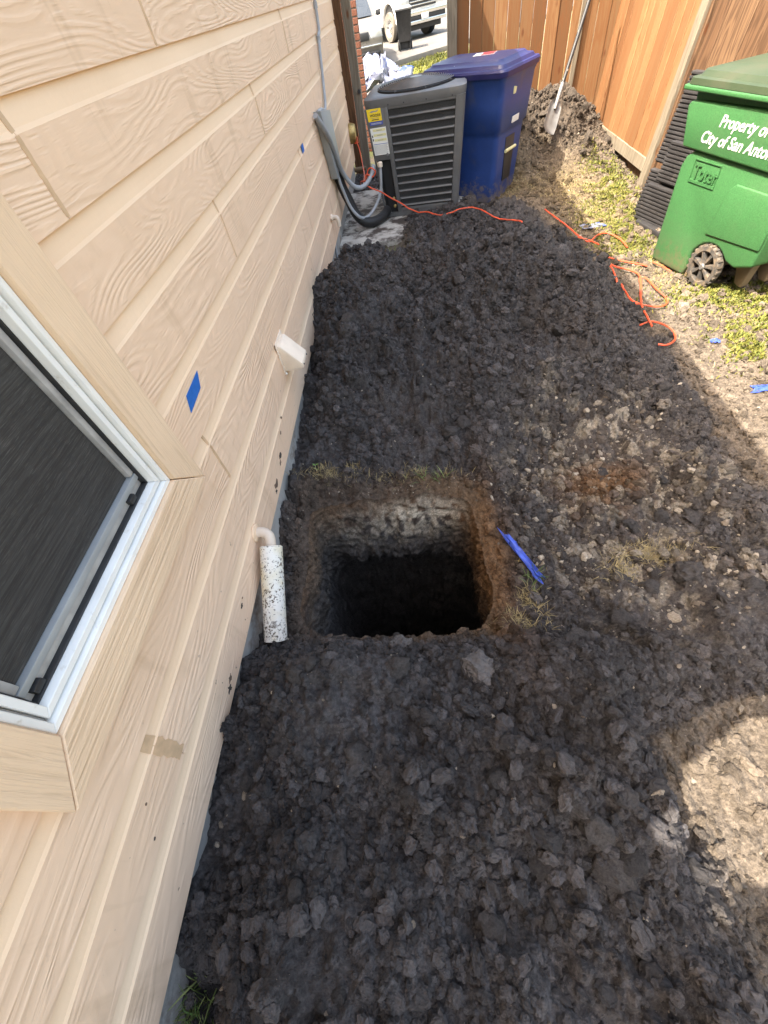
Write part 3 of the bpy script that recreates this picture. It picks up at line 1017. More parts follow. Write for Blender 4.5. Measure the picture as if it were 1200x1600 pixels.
# window
cy0, cy1, cz0, cz1 = WIN
CW = 0.118
CX = 0.034          # casing stands proud of the siding


def casing(poly, mat):
    p = MB()
    p.prism([(WX - 0.02, y, z) for y, z in poly], (0.02 + CX, 0, 0))
    p.build('window_casing', mat, house, bevel=0.003, seg=1)


casing([(cy0, cz0), (cy1, cz0), (cy1 - CW, cz0 + CW), (cy0 + CW, cz0 + CW)], M['casing_y'])
e = 0.0015
casing([(cy1, cz0 + e * 2), (cy1, cz1), (cy1 - CW, cz1), (cy1 - CW, cz0 + CW + e * 2)], M['casing_z'])
casing([(cy0, cz1), (cy0, cz0 + e * 2), (cy0 + CW, cz0 + CW + e * 2), (cy0 + CW, cz1)], M['casing_z'])
win = bpy.data.objects.new('window', None)
COL.objects.link(win)
win.parent = house
win.matrix_parent_inverse = Matrix.Translation(-Vector(house['_pw']))
wy0, wy1, wz0, wz1 = cy0 + CW + 0.002, cy1 - CW - 0.002, cz0 + CW + 0.002, cz1 + 0.1


def ring(y0, y1, z0, z1, w, x0, x1, name, mat):
    """mitred bars of a frame with bottom and two sides (the head is above the picture)"""
    for poly in ([(y0, z0), (y1, z0), (y1 - w, z0 + w), (y0 + w, z0 + w)],
                 [(y1, z0 + 0.0008), (y1, z1), (y1 - w, z1), (y1 - w, z0 + w + 0.0008)],
                 [(y0, z1), (y0, z0 + 0.0008), (y0 + w, z0 + w + 0.0008), (y0 + w, z1)],
                 [(y0 + w, z1), (y1 - w, z1), (y1 - w, z1 - w), (y0 + w, z1 - w)]):
        p = MB()
        p.prism([(x0, y, z) for y, z in poly], (x1 - x0, 0, 0))
        p.build(name, mat, win, bevel=0.0015, seg=1)


ring(wy0, wy1, wz0, wz1, 0.016, WX - 0.05, WX + 0.022, 'window_frame', M['vinyl'])
ring(wy0 + 0.016, wy1 - 0.016, wz0 + 0.016, wz1 - 0.016, 0.007, WX - 0.05, WX + 0.004, 'frame_channel', M['track'])
ring(wy0 + 0.0235, wy1 - 0.0235, wz0 + 0.0235, wz1 - 0.0235, 0.017, WX - 0.05, WX + 0.014, 'window_frame', M['vinyl'])
ring(wy0 + 0.041, wy1 - 0.041, wz0 + 0.041, wz1 - 0.041, 0.006, WX - 0.05, WX - 0.006, 'frame_gasket', M['rubber'])
MB().b2((WX - 0.05, wy0 + 0.048, wz0 + 0.047), (WX - 0.020, wy1 - 0.048, wz0 + 0.068)).build('screen_rail', M['track'], win, bevel=0.002)
MB().b2((WX - 0.05, wy0 + 0.048, wz0 + 0.0695), (WX - 0.012, wy1 - 0.048, wz0 + 0.088)).build('screen_rail', M['galv'], win, bevel=0.003)
MB().b2((WX - 0.05, wy1 - 0.066, wz0 + 0.09), (WX - 0.014, wy1 - 0.048, wz1 - 0.05)).build('screen_stile', M['track'], win, bevel=0.003)
MB().b2((WX - 0.05, wy0 + 0.048, wz0 + 0.09), (WX - 0.014, wy0 + 0.066, wz1 - 0.05)).build('screen_stile', M['track'], win, bevel=0.003)
MB().b2((WX - 0.034, wy0 + 0.068, wz0 + 0.0895), (WX - 0.028, wy1 - 0.068, wz1 - 0.05)).build('insect_screen', M['screen'], win)
MB().b2((WX - 0.10, wy0 + 0.03, wz0 + 0.03), (WX - 0.07, wy1 - 0.03, wz1 - 0.03)).build('pane', M['car_glass'], win)
for yy in (wy1 - 0.115, wy0 + 0.075):
    MB().b2((WX - 0.035, yy - 0.014, wz0 + 0.050), (WX - 0.006, yy + 0.014, wz0 + 0.0665)).build('latch', M['rubber'], win, bevel=0.003)


# blue tape
def tape(pts, label):
    p = MB()
    p.prism([(WX + 0.001, y, z) for y, z in pts], (0.0012, 0, 0))
    tag(p.build('tape', M['blue_tape']), label, 'tape')


tape([(1.215, 0.975), (1.180, 0.930), (1.058, 0.920), (1.085, 0.968)], 'larger strip of blue painter tape stuck on the siding near the window')
tape([(3.93, 1.045), (3.93, 1.002), (3.845, 1.0), (3.845, 1.043)], 'tiny square of blue painter tape on the siding near the air conditioner')

# dryer vent hood
vh = thing('vent_hood', 'cream dryer vent hood with slanted top low on the siding', 'vent', (WX, 2.0, 0.45))
p = MB()
y0, y1 = 1.985, 2.12
prof = [(0.0, 0.595), (0.022, 0.595), (0.112, 0.485), (0.112, 0.458), (0.0, 0.445)]
p.prism([(WX + 0.002 + a, y0, z) for a, z in prof], (0, y1 - y0, 0))
p.build('hood', M['cream'], vh, bevel=0.006, seg=2)
MB().b2((WX + 0.0005, y0 - 0.010, 0.430), (WX + 0.006, y1 + 0.010, 0.615)).build('flange', M['cream'], vh, bevel=0.002)
for yy in (y0 + 0.02, y1 - 0.02):
    MB().lathe([(0.004, 0), (0.004, 0.004), (0.002, 0.005)], frame_mat((WX + 0.114, yy, 0.470), (0, 1, 0), (0, 0, 1)), 8).build('screw', M['ink'], vh)
MB().lathe([(0.006, 0), (0.006, 0.005), (0.003, 0.008)], frame_mat((WX + 0.006, y0 - 0.003, 0.437), (0, 1, 0), (0, 0, 1)), 8).build('screw', M['label_white'], vh)

# peeling drain pipe by the pit
dp = thing('drain_pipe', 'peeling white drain pipe slanting down from an elbow beside the pit', 'pipe', (-0.72, 0.6, 0.05))
a, b = Vector((-0.705, 0.935, 0.290)), Vector((-0.697, 0.600, 0.075))
d = (b - a).normalized()
m = frame_mat(a, d.orthogonal(), d.cross(d.orthogonal()))
p = MB()
L = (b - a).length
p.lathe([(0.0, 0.0), (0.040, 0.0), (0.048, 0.006), (0.048, L), (0.043, L), (0.042, L - 0.10), (0.0, L - 0.11)], m, 28)
p.build('sleeve', M['peel'], dp, smooth=True)
p = MB()
p.tube(spline([(WX - 0.01, 0.985, 0.322), (WX + 0.03, 0.985, 0.323), (WX + 0.058, 0.972, 0.316), (WX + 0.066, 0.945, 0.297), (WX + 0.067, 0.915, 0.278)], 6), 0.023, 14)
p.build('elbow', M['pipe_pvc'], dp, smooth=True)
p = MB()
p.lathe([(0.0, 0.0), (0.042, 0.0), (0.040, 0.007), (0.027, 0.011), (0.0, 0.011)], frame_mat((WX + 0.0005, 0.985, 0.322), (0, 1, 0), (0, 0, 1)), 20)
p.build('escutcheon', M['casing_y'], dp, smooth=True)

# small pvc elbow outlet further along
pv = thing('pvc_outlet', 'small cream plastic elbow pipe on the wall above the concrete pad', 'pipe', (WX, 4.49, 0.3))
p = MB()
p.tube(spline([(WX, 4.49, 0.40), (WX + 0.04, 4.49, 0.40), (WX + 0.062, 4.48, 0.385), (WX + 0.066, 4.475, 0.33)], 6), 0.019, 12)
p.build('elbow', M['pipe_pvc'], pv, smooth=True)
MB().lathe([(0.028, 0), (0.028, 0.016), (0.0, 0.016)], frame_mat((WX + 0.001, 4.49, 0.40), (0, 1, 0), (0, 0, 1)), 14).build('collar', M['cream'], pv, smooth=True)
MB().tube([(WX - 0.012, 4.475, 0.33), (WX - 0.012, 4.475, 0.05)], 0.012, 8).build('riser', M['grey_metal'], pv, smooth=True)

# conduit down the wall
cd = thing('conduit', 'grey metal conduit pipe running down the siding to the line cover', 'conduit', (WX, 5.4, 1.0))
p = MB()
p.tube(spline([(WX + 0.020, 5.83, 3.2), (WX + 0.020, 5.80, 1.65), (WX + 0.020, 5.62, 1.43), (WX + 0.022, 5.40, 1.17), (WX + 0.024, 5.28, 1.06), (WX + 0.024, 5.16, 1.03), (WX + 0.024, 5.00, 1.06), (WX + 0.022, 4.75, 1.08)], 8), 0.013, 10)
p.build('pipe', M['grey_metal'], cd, smooth=True)
for q in ((WX + 0.020, 5.62, 1.43), (WX + 0.020, 5.80, 1.62)):
    MB().lathe([(0.018, -0.02), (0.018, 0.02)], Matrix.Translation(q), 10).build('coupling', M['grey_metal'], cd, smooth=True)

# line set cover channel
ch = thing('line_cover', 'grey sheet metal line cover slanting down the wall by the air conditioner', 'duct cover', (WX, 5.1, 0.8))
p = MB()
q = [(4.62, 1.10), (4.98, 1.09), (5.44, 0.46), (4.72, 0.60)]
q = [(4.64, 1.10), (5.22, 1.02), (5.40, 0.47), (4.93, 0.58)]
p.prism([(WX + 0.003, y, z) for y, z in q], (0.062, 0, 0))
p.build('channel', M['galv'], ch, bevel=0.004)

# whips and line set
wp1 = thing('electrical_whip', 'grey flexible conduit looping from the line cover top to the air conditioner valve', 'conduit', (WX, 5.0, 0.5))
p = MB()
p.tube(spline([(WX + 0.03, 4.55, 1.09), (WX + 0.075, 4.72, 0.93), (WX + 0.08, 4.95, 0.75), (WX + 0.10, 5.10, 0.58), (-0.60, 5.16, 0.455), (-0.53, 5.20, 0.415), (-0.46, 5.27, 0.43), (-0.40, 5.33, 0.49), (-0.385, 5.39, 0.53)], 8), 0.021, 12)
p.build('hose', M['grey_metal'], wp1, smooth=True)
wp2 = thing('control_whip', 'thinner grey flexible conduit curving under the cabinet access panel', 'conduit', (-0.4, 5.2, 0.2))
p = MB()
p.tube(spline([(-0.312, 5.36, 0.535), (-0.318, 5.345, 0.45), (-0.335, 5.33, 0.33), (-0.40, 5.27, 0.225), (-0.49, 5.18, 0.165), (-0.57, 5.10, 0.19), (-0.65, 5.08, 0.30), (-0.70, 5.05, 0.48), (-0.715, 5.05, 0.56)], 8), 0.015, 10)
p.build('hose', M['grey_metal'], wp2, smooth=True)
MB().lathe([(0.024, -0.02), (0.024, 0.012), (0.018, 0.02)], Matrix.Translation((-0.312, 5.36, 0.54)), 12).build('fitting', M['cream'], wp2, smooth=True)
ls = thing('refrigerant_line', 'thick black foam covered pipe from the line cover to the cabinet base', 'pipe', (-0.5, 5.2, 0.1))
p = MB()
p.tube(spline([(WX + 0.04, 5.13, 0.60), (WX + 0.06, 5.16, 0.46), (-0.665, 5.17, 0.33), (-0.61, 5.16, 0.20), (-0.52, 5.15, 0.125), (-0.42, 5.20, 0.105), (-0.33, 5.30, 0.115), (-0.29, 5.40, 0.13)], 8), 0.047, 14)
p.build('foam_sleeve', M['foam_black'], ls, smooth=True)
MB().lathe([(0.049, -0.004), (0.052, -0.004), (0.052, 0.006), (0.049, 0.006)], frame_mat((-0.565, 5.155, 0.158), (0.5, 0, 1), (0, 1, 0)), 16).build('tie', M['rubber'], ls)

dc = thing('hose_bib_cover', 'dull brass round cover on the wall with orange cord leaving it', 'outlet cover', (WX, 7.2, 0.4))
p = MB()
p.lathe([(0.0, 0.0), (0.105, 0.0), (0.105, 0.03), (0.09, 0.075), (0.0, 0.08)], frame_mat((WX + 0.002, 7.22, 0.50), (0, 1, 0), (0, 0, 1)), 20)
p.build('cover', M['brass'], dc, smooth=True)
p = MB()
p.tube([(WX + 0.07, 7.2, 0.40), (WX + 0.07, 7.2, 0.46)], 0.03, 10)
p.build('plug', M['orange'], dc, smooth=True)
MB().tube([(-0.76, 7.0, 0.17), (-0.60, 7.0, 0.17)], 0.025, 10).build('copper_stub', M['tan_plastic'], dc, smooth=True)

# concrete pad
pad = MB()
pad.hexa([(-0.795, 4.78, -0.12), (0.0, 4.74, -0.12), (0.60, 4.70, -0.12), (-0.795, 6.6, -0.12),
          (-0.795, 4.78, 0.055), (0.0, 4.74, 0.055), (0.60, 4.70, 0.055), (-0.795, 6.6, 0.055)])
pad = MB()
pad.b2((-0.795, 4.76, -0.12), (0.58, 6.5, 0.055))
tag(pad.build('concrete_pad', M['concrete'], bevel=0.008), 'dirt strewn concrete pad under the air conditioner', 'pad')

# ------------------------------------------------------------------ air conditioner
ac = thing('air_conditioner', 'dark grey louvered air conditioner with yellow sticker on a concrete pad', 'air conditioner', (0.05, 5.75, 0.055))
AB, AT = 0.06, 1.00
FB = [(-0.315, 5.405), (0.475, 5.325)]      # front corners at the base
FT = [(-0.415, 5.400), (0.545, 5.300)]      # and at the top


def acp(u, t, z, off=0.0):
    """point on the front face: u 0..1 across, z height, off metres out of the face"""
    k = (z - AB) / (AT - AB)
    l = [FB[0][i] * (1 - k) + FT[0][i] * k for i in (0, 1)]
    r = [FB[1][i] * (1 - k) + FT[1][i] * k for i in (0, 1)]
    n = Vector((-(FB[1][1] - FB[0][1]) * -1, -(FB[1][0] - FB[0][0]), 0)).normalized()
    n = Vector((FB[1][1] - FB[0][1], -(FB[1][0] - FB[0][0]), 0)).normalized()
    return Vector((l[0] + (r[0] - l[0]) * u, l[1] + (r[1] - l[1]) * u, z)) + n * off


def acbox(u0, u1, z0, z1, o0, o1):
    p = MB()
    p.hexa([acp(u0, 0, z0, o1), acp(u1, 0, z0, o1), acp(u1, 0, z0, o0), acp(u0, 0, z0, o0),
            acp(u0, 0, z1, o1), acp(u1, 0, z1, o1), acp(u1, 0, z1, o0), acp(u0, 0, z1, o0)])
    return p


DEP = 0.82


def rrect(u0, u1, d0, d1, z, r, n=5):
    pts = []
    W = (FT[1][0] - FT[0][0]) if z > 0.5 else (FB[1][0] - FB[0][0])
    for cu, cd2, a0 in ((u1 - r / W, d0 + r, -90), (u1 - r / W, d1 - r, 0), (u0 + r / W, d1 - r, 90), (u0 + r / W, d0 + r, 180)):
        for i in range(n + 1):
            a = rad(a0 + 90 * i / n)
            pts.append(acp(cu + math.cos(a) * r / W, 0, z, -(cd2 + math.sin(a) * r)))
    return pts


core = MB()
core.loft([rrect(0.03, 0.97, 0.035, DEP - 0.035, AB, 0.04), rrect(0.03, 0.97, 0.035, DEP - 0.035, AT - 0.03, 0.04)])
core.build('coil_core', M['ac_dark'], ac, smooth=True)
base = MB()
base.loft([rrect(0, 1, 0, DEP, AB, 0.05), rrect(0, 1, 0, DEP, AB + 0.035, 0.05)])
base.build('base_pan', M['ac_metal'], ac, smooth=True)
cap = MB()
cap.loft([rrect(0, 1, 0.0, DEP, AT - 0.055, 0.09), rrect(-0.004, 1.004, -0.004, DEP + 0.004, AT - 0.02, 0.09), rrect(0.0, 1.0, 0.0, DEP, AT + 0.005, 0.09),
          rrect(0.02, 0.98, 0.02, DEP - 0.02, AT + 0.016, 0.09)])
cap.build('top_cap', M['ac_metal'], ac, smooth=True, angle=50)
# right front rounded corner post
cp = MB()
for zz0, zz1 in ((AB + 0.03, AT - 0.05),):
    def arcp(z):
        out = []
        for i in range(7):
            a = rad(-90 + 90 * i / 6)
            out.append(acp(0.945 + 0.055 * math.cos(a), 0, z, -(0.05 + 0.05 * math.sin(a))))
        out += [acp(0.985, 0, z, -0.10), acp(0.94, 0, z, -0.03), acp(0.915, 0, z, -0.0), ]
        return out
    cp.loft([arcp(zz0), arcp(zz1)])
cp.build('corner_post', M['ac_metal'], ac, smooth=True, angle=50)
acbox(0.0, 0.20, 0.56, AT - 0.05, -0.03, -0.001).build('access_panel', M['ac_metal'], ac, bevel=0.003)
acbox(0.02, 0.185, AB + 0.03, 0.555, -0.06, -0.05).build('valve_panel', M['ac_dark'], ac)
acbox(0.0, 0.014, AB + 0.03, 0.558, -0.05, -0.002).build('corner_flange', M['ac_metal'], ac)
acbox(0.185, 0.235, AB + 0.03, AT - 0.052, -0.03, -0.0005).build('louver_stile', M['ac_metal'], ac, bevel=0.003)
acbox(0.905, 0.925, AB + 0.03, AT - 0.052, -0.03, -0.002).build('louver_stile', M['ac_metal'], ac, bevel=0.003)
acbox(0.237, 0.903, AB + 0.03, AB + 0.075, -0.03, -0.003).build('louver_rail', M['ac_metal'], ac, bevel=0.003)
acbox(0.237, 0.903, AT - 0.075, AT - 0.052, -0.03, -0.003).build('louver_rail', M['ac_metal'], ac, bevel=0.003)
NS = 12
zs0, zs1 = AB + 0.085, AT - 0.075
ST = (zs1 - zs0) / NS
for i in range(NS):
    z = zs0 + ST * i
    p = MB()      # slanted blade: upper edge inside, lower lip outside
    a, b = 0.237, 0.903
    h1 = z + ST * 0.24
    p.hexa([acp(a, 0, z, 0.000), acp(b, 0, z, 0.000), acp(b, 0, z + 0.004, -0.025), acp(a, 0, z + 0.004, -0.025),
            acp(a, 0, h1 - 0.006, 0.003), acp(b, 0, h1 - 0.006, 0.003), acp(b, 0, h1 + 0.004, -0.025), acp(a, 0, h1 + 0.004, -0.025)])
    p.build('louver_slat', M['ac_slat'], ac, bevel=0.002, seg=1)
fins = MB()
for i in range(74):
    u = 0.240 + 0.660 * (i + 0.5) / 74
    fins.hexa([acp(u - 0.0016, 0, zs0, -0.012), acp(u + 0.0016, 0, zs0, -0.012), acp(u + 0.0016, 0, zs0, -0.03), acp(u - 0.0016, 0, zs0, -0.03),
               acp(u - 0.0016, 0, zs1, -0.012), acp(u + 0.0016, 0, zs1, -0.012), acp(u + 0.0016, 0, zs1, -0.03), acp(u - 0.0016, 0, zs1, -0.03)])
tag(fins.build('coil_guard_wires', M['ac_fin'], ac), kind='stuff')
# side guard wires on the left (dark, in shade)
# fan grille on top
ctr = acp(0.5, 0, AT + 0.016, -DEP / 2)
fan = MB()
fan.lathe([(0.0, 0.002), (0.36, 0.002), (0.385, 0.012), (0.385, 0.0)], Matrix.Translation(ctr), 48)
fan.build('fan_opening', M['ac_dark'], ac, smooth=True)
gr = MB()
for r in [0.06 + 0.0205 * k for k in range(16)]:
    h = 0.050 - 0.030 * (r / 0.38) ** 2
    pts = [ctr + Vector((r * math.cos(t), r * math.sin(t), h)) for t in [2 * math.pi * k / 40 for k in range(40)]]
    n0 = len(gr.v)
    for k in range(40):
        t = 2 * math.pi * k / 40
        for dr, dz in ((-0.004, 0), (0, -0.004), (0.004, 0), (0, 0.004)):
            gr.v.append(tuple(ctr + Vector(((r + dr) * math.cos(t), (r + dr) * math.sin(t), h + dz))))
    for k in range(40):
        for s in range(4):
            gr.f.append((n0 + k * 4 + s, n0 + ((k + 1) % 40) * 4 + s, n0 + ((k + 1) % 40) * 4 + (s + 1) % 4, n0 + k * 4 + (s + 1) % 4))
for k in range(8):
    t = 2 * math.pi * k / 8 + 0.2
    gr.tube([ctr + Vector((0.05 * math.cos(t), 0.05 * math.sin(t), 0.046)), ctr + Vector((0.22 * math.cos(t), 0.22 * math.sin(t), 0.036)), ctr + Vector((0.385 * math.cos(t), 0.385 * math.sin(t), 0.012))], 0.006, 6)
tag(gr.build('fan_grille', M['ac_metal'], ac, smooth=True), kind='stuff')
MB().lathe([(0.0, 0.04), (0.06, 0.04), (0.06, 0.052), (0.0, 0.056)], Matrix.Translation(ctr), 20).build('hub_cap', M['ac_slat'], ac, smooth=True)
for u, z in ((0.245, 0.96), (0.40, 0.958), (0.62, 0.956), (0.87, 0.953)):
    MB().lathe([(0.006, 0), (0.006, 0.003), (0.0, 0.004)], frame_mat(acp(u, 0, z, 0.0), acp(1, 0, z) - acp(0, 0, z), (0, 0, 1)), 8).build('screw', M['ink'], ac)
MB().lathe([(0.014, 0), (0.014, 0.004), (0.009, 0.007), (0, 0.007)], frame_mat(acp(0.165, 0, 0.60, 0.0), acp(1, 0, 0.6) - acp(0, 0, 0.6), (0, 0, 1)), 12).build('badge', M['ac_slat'], ac, smooth=True)
acbox(0.095, 0.175, 0.40, 0.55, -0.05, -0.040).build('disconnect_plate', M['galv'], ac, bevel=0.002)
for u, z in ((0.15, 0.22), (0.15, 0.15)):
    MB().lathe([(0.016, 0), (0.016, 0.03), (0.010, 0.034), (0, 0.034)], frame_mat(acp(u, 0, z, -0.05), acp(1, 0, z) - acp(0, 0, z), (0, 0, 1)), 10).build('service_valve', M['brass'], ac, smooth=True)


def sticker(u0, u1, z0, z1, mat, name, o=0.0012):
    return acbox(u0, u1, z0, z1, -0.002, o).build(name, mat, ac)


SL = sticker(0.022, 0.165, 0.860, 0.948, M['yellow'], 'sticker')
bl = acbox(0.030, 0.168, 0.832, 0.8585, -0.002, 0.0011).build('sticker', M['label_blue'], ac)
wl = acbox(0.022, 0.190, 0.605, 0.812, -0.002, 0.0011).build('sticker', M['label_white'], ac)


def print_on(parent, u0, u1, z0, z1, mat, name='print', off=0.0016):
    p = MB()
    p.hexa([acp(u0, 0, z0, off), acp(u1, 0, z0, off), acp(u1, 0, z0, off - 0.0012), acp(u0, 0, z0, off - 0.0012),
            acp(u0, 0, z1, off), acp(u1, 0, z1, off), acp(u1, 0, z1, off - 0.0012), acp(u0, 0, z1, off - 0.0012)])
    o = p.build(name, mat)
    o.parent = parent
    o.matrix_parent_inverse = parent.matrix_world.inverted()
    return o


def put_text(body, size, mat, parent, m, shear=0.0, bold=0.0, name='lettering', sx=1.0):
    me = text_mesh(body, size, shear, bold)
    me.transform(m @ Matrix.Diagonal((sx, 1, 1, 1)))
    me.materials.clear()
    me.materials.append(mat)
    o = obj(name, me, mat, None)
    o.parent = parent
    o.matrix_parent_inverse = parent.matrix_world.inverted()
    return o


bpy.context.view_layer.update()
ax = acp(1, 0, 0.9) - acp(0, 0, 0.9)
put_text('WOODS', 0.026, M['ink'], SL, frame_mat(acp(0.048, 0, 0.893, 0.0016), ax, (0, 0, 1)), 0, 0.0006)
lg = MB()          # leaping fish-like swoosh above the name
sw = [(0.045, 0.922), (0.060, 0.931), (0.085, 0.936), (0.110, 0.933), (0.128, 0.936), (0.140, 0.943), (0.138, 0.932), (0.122, 0.925), (0.095, 0.925), (0.070, 0.922), (0.055, 0.924)]
lg.prism([acp(u, 0, z, 0.0016) for u, z in sw], (acp(0, 0, 0.9, 0) - acp(0, 0, 0.9, 0.001)))
o = lg.build('logo', M['ink_grey']); o.parent = SL; o.matrix_parent_inverse = SL.matrix_world.inverted()
for z in (0.882, 0.8685):
    print_on(SL, 0.060, 0.135, z, z + (0.003 if z > 0.88 else 0.006), M['ink_grey'] if z > 0.88 else M['ink'])
for z in (0.846, 0.839):
    print_on(bl, 0.045, 0.155, z, z + 0.003, M['white_ink'])
for z in (0.785, 0.748, 0.711):
    print_on(wl, 0.048, 0.182, z, z + 0.019, M['label_pale'])
for z in (0.742, 0.716):
    print_on(wl, 0.029, 0.040, z, z + 0.018, M['ink'])
print_on(wl, 0.028, 0.186, 0.688, 0.692, M['label_blue'])
for k in range(9):
    print_on(wl, 0.029, 0.183 - 0.02 * rnd.random(), 0.614 + 0.008 * k, 0.6165 + 0.008 * k, M['ink_grey'])
for z in (0.791, 0.754, 0.717):
    print_on(wl, 0.085, 0.145, z, z + 0.004, M['ink_grey'], off=0.0024)

# scrap of clear film caught at the grille
def crumple(name, c, size, mat, seed, label, cat, parent=None, nx_=14, ny_=14, flat=0.25, rot=0.0):
    r = np.random.default_rng(seed)
    u, v = np.meshgrid(np.linspace(-0.5, 0.5, nx_), np.linspace(-0.5, 0.5, ny_))
    n1 = fbm(u * 6 + seed, v * 6, 3, seed)
    n2 = fbm(u * 5 - seed, v * 5 + 9, 3, seed + 3)
    n3 = fbm(u * 4 + 2 * seed, v * 7 + 4, 3, seed + 7)
    x = (u + (n1 - 0.5) * 0.55) * size[0]
    y = (v + (n2 - 0.5) * 0.55) * size[1]
    z = n3 * size[2] * (1 - flat * (np.abs(u) + np.abs(v)))
    ca, sa = math.cos(rot), math.sin(rot)
    co = np.stack([c[0] + x * ca - y * sa, c[1] + x * sa + y * ca, c[2] + z], -1).reshape(-1, 3)
    ii = np.arange(nx_ * ny_).reshape(ny_, nx_)
    q = np.stack([ii[:-1, :-1], ii[:-1, 1:], ii[1:, 1:], ii[1:, :-1]], -1).reshape(-1, 4)
    o = np_mesh(name, co, q, None, mat, True, parent)
    o.data.set_sharp_from_angle(angle=rad(40))
    md = o.modifiers.new('thick', 'SOLIDIFY')
    md.thickness = 0.003
    return tag(o, label, cat)


crumple('plastic_film', tuple(acp(0.90, 0, AT + 0.02, -0.50)), (0.14, 0.10, 0.11), M['clear'], 5, 'crumpled scrap of clear plastic film on the air conditioner top', 'plastic')

# ------------------------------------------------------------------ blue cart
bc = thing('wheeled_bin', 'blue wheeled bin with purple blue lid behind the air conditioner', 'bin', (0.785, 5.865, 0.0))
E1, E2 = Vector((0.80, -0.60, 0)), Vector((0.60, 0.80, 0))
BC = Vector((0.770, 5.875, 0))


def bp(a, b, z):
    return BC + E1 * (a * 1.05) + E2 * (b * 1.05) + Vector((0, 0, z * 1.06))


def brect(a0, a1, b0, b1, z, r=0.05, n=4):
    pts = []
    for ca, cb, t0 in ((a1 - r, b0 + r, -90), (a1 - r, b1 - r, 0), (a0 + r, b1 - r, 90), (a0 + r, b0 + r, 180)):
        for i in range(n + 1):
            t = rad(t0 + 90 * i / n)
            pts.append(bp(ca + r * math.cos(t), cb + r * math.sin(t), z))
    return pts


body = MB()
body.loft([brect(-0.30, 0.28, -0.23, 0.23, 0.01), brect(-0.305, 0.285, -0.235, 0.235, 0.04), brect(-0.335, 0.305, -0.255, 0.255, 0.30), brect(-0.355, 0.318, -0.268, 0.268, 0.52),
           brect(-0.362, 0.322, -0.275, 0.275, 0.560), brect(-0.375, 0.345, -0.292, 0.292, 0.585), brect(-0.395, 0.360, -0.305, 0.305, 0.78), brect(-0.402, 0.372, -0.315, 0.315, 0.90),
           brect(-0.42, 0.385, -0.325, 0.325, 0.925), brect(-0.42, 0.385, -0.325, 0.325, 0.955)])
body.build('body', M['blue_plastic'], bc, smooth=True, angle=50)
lid = MB()
lid.loft([brect(-0.545, 0.40, -0.34, 0.34, 0.935, 0.06), brect(-0.550, 0.405, -0.345, 0.345, 0.97, 0.06), brect(-0.540, 0.395, -0.335, 0.335, 0.985, 0.06), brect(-0.515, 0.37, -0.31, 0.31, 0.988, 0.06),
          brect(-0.500, 0.355, -0.295, 0.295, 1.010, 0.06), brect(-0.460, 0.315, -0.255, 0.255, 1.020, 0.06), brect(-0.445, 0.30, -0.24, 0.24, 1.036, 0.06), brect(-0.20, 0.16, -0.12, 0.12, 1.046, 0.06)])
lid.build('lid', M['blue_lid'], bc, smooth=True, angle=32)
p = MB()
p.tube([bp(-0.60, -0.26, 0.93), bp(-0.61, 0, 0.935), bp(-0.60, 0.26, 0.93)], 0.020, 10)
p.tube([bp(-0.42, -0.26, 0.925), bp(-0.605, -0.26, 0.93)], 0.020, 10)
p.tube([bp(-0.42, 0.26, 0.925), bp(-0.605, 0.26, 0.93)], 0.020, 10)
p.build('handle', M['blue_lid'], bc, smooth=True)
st = MB()
st.hexa([bp(-0.09, -0.06, 1.0455), bp(0.10, -0.02, 1.0455), bp(0.06, 0.12, 1.0455), bp(-0.13, 0.08, 1.0455), bp(-0.09, -0.06, 1.0485), bp(0.10, -0.02, 1.0485), bp(0.06, 0.12, 1.0485), bp(-0.13, 0.08, 1.0485)])
sk = st.build('lid_sticker', M['label_white'], bc)
st = MB()
st.hexa([bp(-0.02, -0.04, 1.0488), bp(0.095, -0.016, 1.0488), bp(0.056, 0.115, 1.0488), bp(-0.055, 0.09, 1.0488), bp(-0.02, -0.04, 1.0496), bp(0.095, -0.016, 1.0496), bp(0.056, 0.115, 1.0496), bp(-0.055, 0.09, 1.0496)])
st.build('sticker_print', M['red'], bc)
# right hand end: recess with lift bar
MB().hexa([bp(0.297, -0.08, 0.16), bp(0.3065, -0.08, 0.16), bp(0.3065, 0.08, 0.16), bp(0.297, 0.08, 0.16), bp(0.312, -0.09, 0.50), bp(0.3215, -0.09, 0.50), bp(0.3215, 0.09, 0.50), bp(0.312, 0.09, 0.50)]).build('lift_recess', M['dark_trim'], bc, bevel=0.003)
p = MB(); p.tube([bp(0.330, -0.10, 0.40), bp(0.330, 0.10, 0.40)], 0.014, 10); p.build('lift_bar', M['label_pale'], bc, smooth=True)
MB().hexa([bp(0.352, -0.07, 0.60), bp(0.3585, -0.07, 0.60), bp(0.3585, 0.06, 0.60), bp(0.352, 0.06, 0.60), bp(0.356, -0.07, 0.645), bp(0.3625, -0.07, 0.645), bp(0.3625, 0.06, 0.645), bp(0.356, 0.06, 0.645)]).build('number_sticker', M['label_white'], bc)
MB().hexa([bp(0.3635, -0.10, 0.80), bp(0.3695, -0.10, 0.80), bp(0.3695, -0.06, 0.80), bp(0.3635, -0.06, 0.80), bp(0.366, -0.10, 0.85), bp(0.372, -0.095, 0.85), bp(0.372, -0.05, 0.84), bp(0.366, -0.05, 0.84)]).build('torn_sticker', M['label_pale'], bc)
for s in (-1, 1):
    MB().lathe([(0.0, -0.025), (0.12, -0.025), (0.12, 0.025), (0.0, 0.025)], frame_mat(bp(-0.30, 0.27 * s, 0.12), E1, (0, 0, 1)), 20).build('wheel', M['rubber'], bc, smooth=True)

